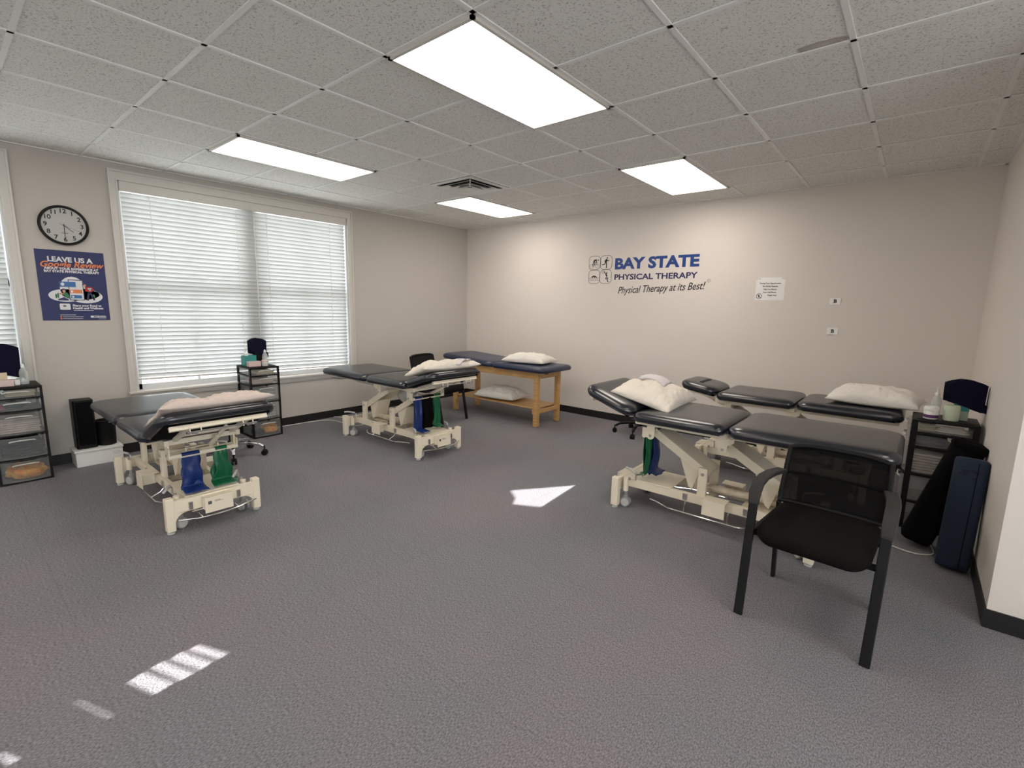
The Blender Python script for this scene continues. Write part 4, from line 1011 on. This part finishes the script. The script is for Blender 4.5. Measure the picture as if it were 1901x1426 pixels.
for nm_, q_ in (('figure_trousers', [[(-.115, -.118), (-.115, -.128), (-.045, -.128), (-.045, -.118), (-.075, -.098)]]), ('figure_trousers', stroke([(.098, -.05), (.088, -.09), (.082, -.125)], .014)+stroke([(.10, -.05), (.118, -.09), (.130, -.122)], .013)), ('figure_hair', [ell(-.072, -.038, .013, .013)]), ('figure_hair', [ell(.068, .018, .011, .010)])):
    flats(nm_, q_, 'lognavy', po, '+x', (x+.0022, 0, 0), .0003)
flats('figure_shirt', [[(-.075, -.050), (-.050, -.060), (-.028, -.112), (-.060, -.098), (-.080, -.080)]], 'postergreen', po, '+x', (x+.0024, 0, 0), .0003)
flats('figure_shirt', [[(.070, -.045), (.075, -.005), (.12, -.005), (.135, -.025), (.118, -.050)]], 'posterred', po, '+x', (x+.0024, 0, 0), .0003)
flats('figure_skin', [ell(-.072, -.048, .010, .012), ell(.072, .008, .009, .010), ell(-.09, -.07, .018, .006)], 'skin', po, '+x', (x+.0026, 0, 0), .0003)
flats('heart', [ell(.098, -.022, .008, .008), ell(.110, -.022, .008, .008), [(.091, -.025), (.117, -.025), (.104, -.041)]], 'posterwhite', po, '+x', (x+.003, 0, 0), .0003)
for q_ in (ell(-.125, -.09, .006, .02), ell(-.112, -.085, .006, .022), ell(.128, -.09, .008, .022)): flats('leaf', [q_], 'postergreen', po, '+x', (x+.0022, 0, 0), .0003)
flats('badge', [rrect(.070, .054, .008)], 'posterwhite', po, '+x', (x, -.075, -.182), .0005)
flats('badge_mark', [ell(-.006, .006, .012, .008)], 'greyink', po, '+x', (x+.0008, -.072, -.182), .0003)
text_mesh('slogan', 'Share your Road to', .025, 'posterwhite', po, (x, -.025, -.172), '+x', 'LEFT', off=.0010, depth=.0004)
text_mesh('slogan', 'Health and Wellness', .025, 'posterwhite', po, (x, -.025, -.195), '+x', 'LEFT', off=.0010, depth=.0004)
flats('fine_print', [[(-.020, -.216), (.115, -.216), (.115, -.213), (-.020, -.213)], [(-.115, -.256), (-.01, -.256), (-.01, -.252), (-.115, -.252)], [(-.10, -.272), (.04, -.272), (.04, -.269), (-.10, -.269)], [(-.10, -.288), (.035, -.288), (.035, -.285), (-.10, -.285)], [(.145, -.291), (.20, -.291), (.20, -.289), (.145, -.289)]], 'posterwhite', po, '+x', (x, 0, 0), .0004)
flats('bullet', [ell(-.110, -.270, .006, .006), ell(-.110, -.287, .006, .006)], 'posterorange', po, '+x', (x, 0, 0), .0005)
flats('logo_strip', [rrect(.11, .018, .004)], 'posterwhite', po, '+x', (x, .145, -.270), .0004)
text_mesh('logo_text', 'BAY STATE', .018, 'posterblue', po, (x+.0008, .155, -.270), '+x', 'CENTER', off=.0006, depth=.0003)

# ------------------------------------------------------------------ logo on the back wall
lg = thing('wall_lettering', 'blue wall lettering with four sport icons on the back wall', 'wall sign', (0, -.0012, 0))
def T(name, s, size, m, x0, z0, ax='LEFT', **k): return text_mesh(name, s, size, m, lg, (x0, 0, z0), '-y', ax, **k)
def fit_text(name, s, m, x0, x1, z0, z1, ref='B', **k):
    o = T(name, s, 1.0, m, 0, 0, **k); vs = [v.co for v in o.data.vertices]
    ax, bx = min(v.x for v in vs), max(v.x for v in vs); az, bz = min(v.z for v in vs), max(v.z for v in vs)
    sx, sz = (x1-x0)/(bx-ax), (z1-z0)/(bz-az)
    for v in o.data.vertices: v.co.x = x0+(v.co.x-ax)*sx; v.co.z = z0+(v.co.z-az)*sz; v.co.y *= .6
    return o
fit_text('headline', 'BAY STATE', 'logoblue', 2.699, 3.778, 1.985, 2.130, off=.045)
fit_text('second_line', 'PHYSICAL THERAPY', 'lognavy', 2.700, 3.770, 1.854, 1.926, off=.025)
fit_text('slogan', 'Physical Therapy at its Best!', 'ink', 2.762, 3.866, 1.675, 1.790, shear=.30, off=.008)
for v_ in [o_ for o_ in lg.children if o_.name.startswith('slogan')]:
    for v in v_.data.vertices: v.co.z += (v.co.x-3.3)*.045
T('registered_mark', '(R)' if False else 'R', .022, 'greyink', 3.901, 1.823, 'CENTER')
flats('registered_ring', [p for p in stroke([(.018*cos(i*pi/10), .018*sin(i*pi/10)) for i in range(21)], .003)], 'greyink', lg, '-y', (3.901, 0, 1.823), .0004)
def ring_rr(cx, cz, w, h, r_, t_):
    o = [(x+cx, z+cz) for x, z in rrect(w, h, r_, 6)]; return stroke(o+[o[0]], t_)
IC = {'cyc': (2.398, 2.081), 'run': (2.570, 2.081), 'swim': (2.398, 1.900), 'ball': (2.570, 1.900)}
for k, (cx, cz) in IC.items(): flats('icon_frame', ring_rr(cx, cz, .168, .174, .045, .0042), 'ink', lg, '-y')
def at(c, pts): return [(c[0]+x*.001, c[1]+z*.001) for x, z in pts]
def ring(c, x, z, r_, t_=.003): return stroke(at(c, [(x+r_*cos(i*pi/9), z+r_*sin(i*pi/9)) for i in range(19)]), t_)
c = IC['cyc']
flats('cyclist_icon', ring(c, -45, -42, 26)+ring(c, 42, -42, 26)+[at(c, ell(53, 34, 9, 9, 12))]+stroke(at(c, [(-14, 30), (30, 36)]), .022)+stroke(at(c, [(30, 34), (22, 6), (44, 2)]), .009)+stroke(at(c, [(-14, 30), (6, 2), (-12, -30)]), .014)+stroke(at(c, [(-16, 26), (-24, -8), (-30, -34)]), .010)+stroke(at(c, [(-45, -42), (-8, -42), (30, -8), (42, -42)]), .004), 'ink', lg, '-y')
c = IC['run']
flats('runner_icon', [at(c, ell(12, 58, 9, 10, 12))]+stroke(at(c, [(8, 42), (-6, 6)]), .022)+stroke(at(c, [(6, 40), (-24, 22), (-14, 2)]), .008)+stroke(at(c, [(10, 38), (24, 14), (42, 30)]), .008)+stroke(at(c, [(-4, 8), (6, -22), (4, -70)]), .013)+stroke(at(c, [(-6, 6), (-26, -24), (-62, -26)]), .012), 'ink', lg, '-y')
c = IC['swim']
flats('swimmer_icon', [at(c, ell(8, -2, 10, 8, 12))]+stroke(at(c, [(-40, -6), (-12, 12), (18, 8), (40, -8)]), .011)+stroke(at(c, [(-30, -4), (-4, 6)]), .010)+stroke(at(c, [(-76, -14), (-40, -18), (0, -14), (40, -18), (76, -14)]), .005)+stroke(at(c, [(-78, -30), (-40, -33), (0, -30), (40, -33), (78, -30)]), .003)+stroke(at(c, [(-74, -46), (-20, -48), (30, -46), (74, -48)]), .003), 'ink', lg, '-y')
c = IC['ball']
flats('ball_player_icon', ring(c, -42, 58, 15)+[at(c, ell(14, 44, 9, 10, 12))]+stroke(at(c, [(-22, 68), (-8, 40), (18, 22)]), .011)+stroke(at(c, [(4, 28), (20, 0)]), .018)+stroke(at(c, [(2, -14), (34, -18), (26, -44), (40, -72)]), .012)+stroke(at(c, [(2, -14), (12, -40)]), .010), 'ink', lg, '-y')
# notice sheet and letter cards
nt_ = thing('paper_notice', 'white printed notice pinned right of the wall lettering', 'notice', (4.543, 0, 1.715))
put('sheet', MB().box((0, -.002, 0), (.280, .002, .216)), 'paper', nt_)
put('hanger_strip', MB().box((0, -.0015, .119), (.235, .002, .026)), 'paper', nt_)
flats('pin', [ell(-.108, .118, .004, .004, 10), ell(.108, .122, .004, .004, 10)], 'ink', nt_, '-y', (0, -.003, 0), .0008)
for k, (s, dx_) in enumerate((('During Your Appointment,', 0), ('We Kindly Request', 0), ('That You Silence', 0), ('Your Cell Phone.', 0), ('Thank You!', .025))):
    text_mesh('text_line', s, .0185, 'ink', nt_, (dx_, -.0038, .070-.0315*k), '-y', 'CENTER', off=.0006, depth=.0003)
flats('prohibition_sign', stroke([(.026*cos(i*pi/12), .026*sin(i*pi/12)) for i in range(25)], .0045)+stroke([(-.018, .018), (.018, -.018)], .0045), 'ink', nt_, '-y', (-.100, -.0038, -.065), .0004)
flats('phone_icon', [[(-.008, -.016), (.004, -.016), (.006, .016), (-.006, .016)]], 'greyink', nt_, '-y', (-.100, -.0034, -.065), .0003)
for z_, xx, lab in ((1.601, 5.140, 'upper white card with a black letter B on the back wall'), (1.307, 5.147, 'lower white card with a black letter B on the back wall')):
    c_ = thing('letter_card', lab, 'card', (xx, 0, z_), 0, 'letter cards on the wall')
    put('card', MB().box((0, -.004, 0), (.092, .006, .066), bev=.001), 'paper', c_)
    ol = text_mesh('letter', 'B', .046, 'ink', c_, (0, -.0075, 0), '-y', 'CENTER', off=.0018, depth=.0004)
    flats('letter_serif', [[(-.019, .0145), (-.006, .0145), (-.006, .0175), (-.019, .0175)], [(-.019, -.0175), (-.006, -.0175), (-.006, -.0145), (-.019, -.0145)]], 'ink', c_, '-y', (0, -.0075, 0), .0004)
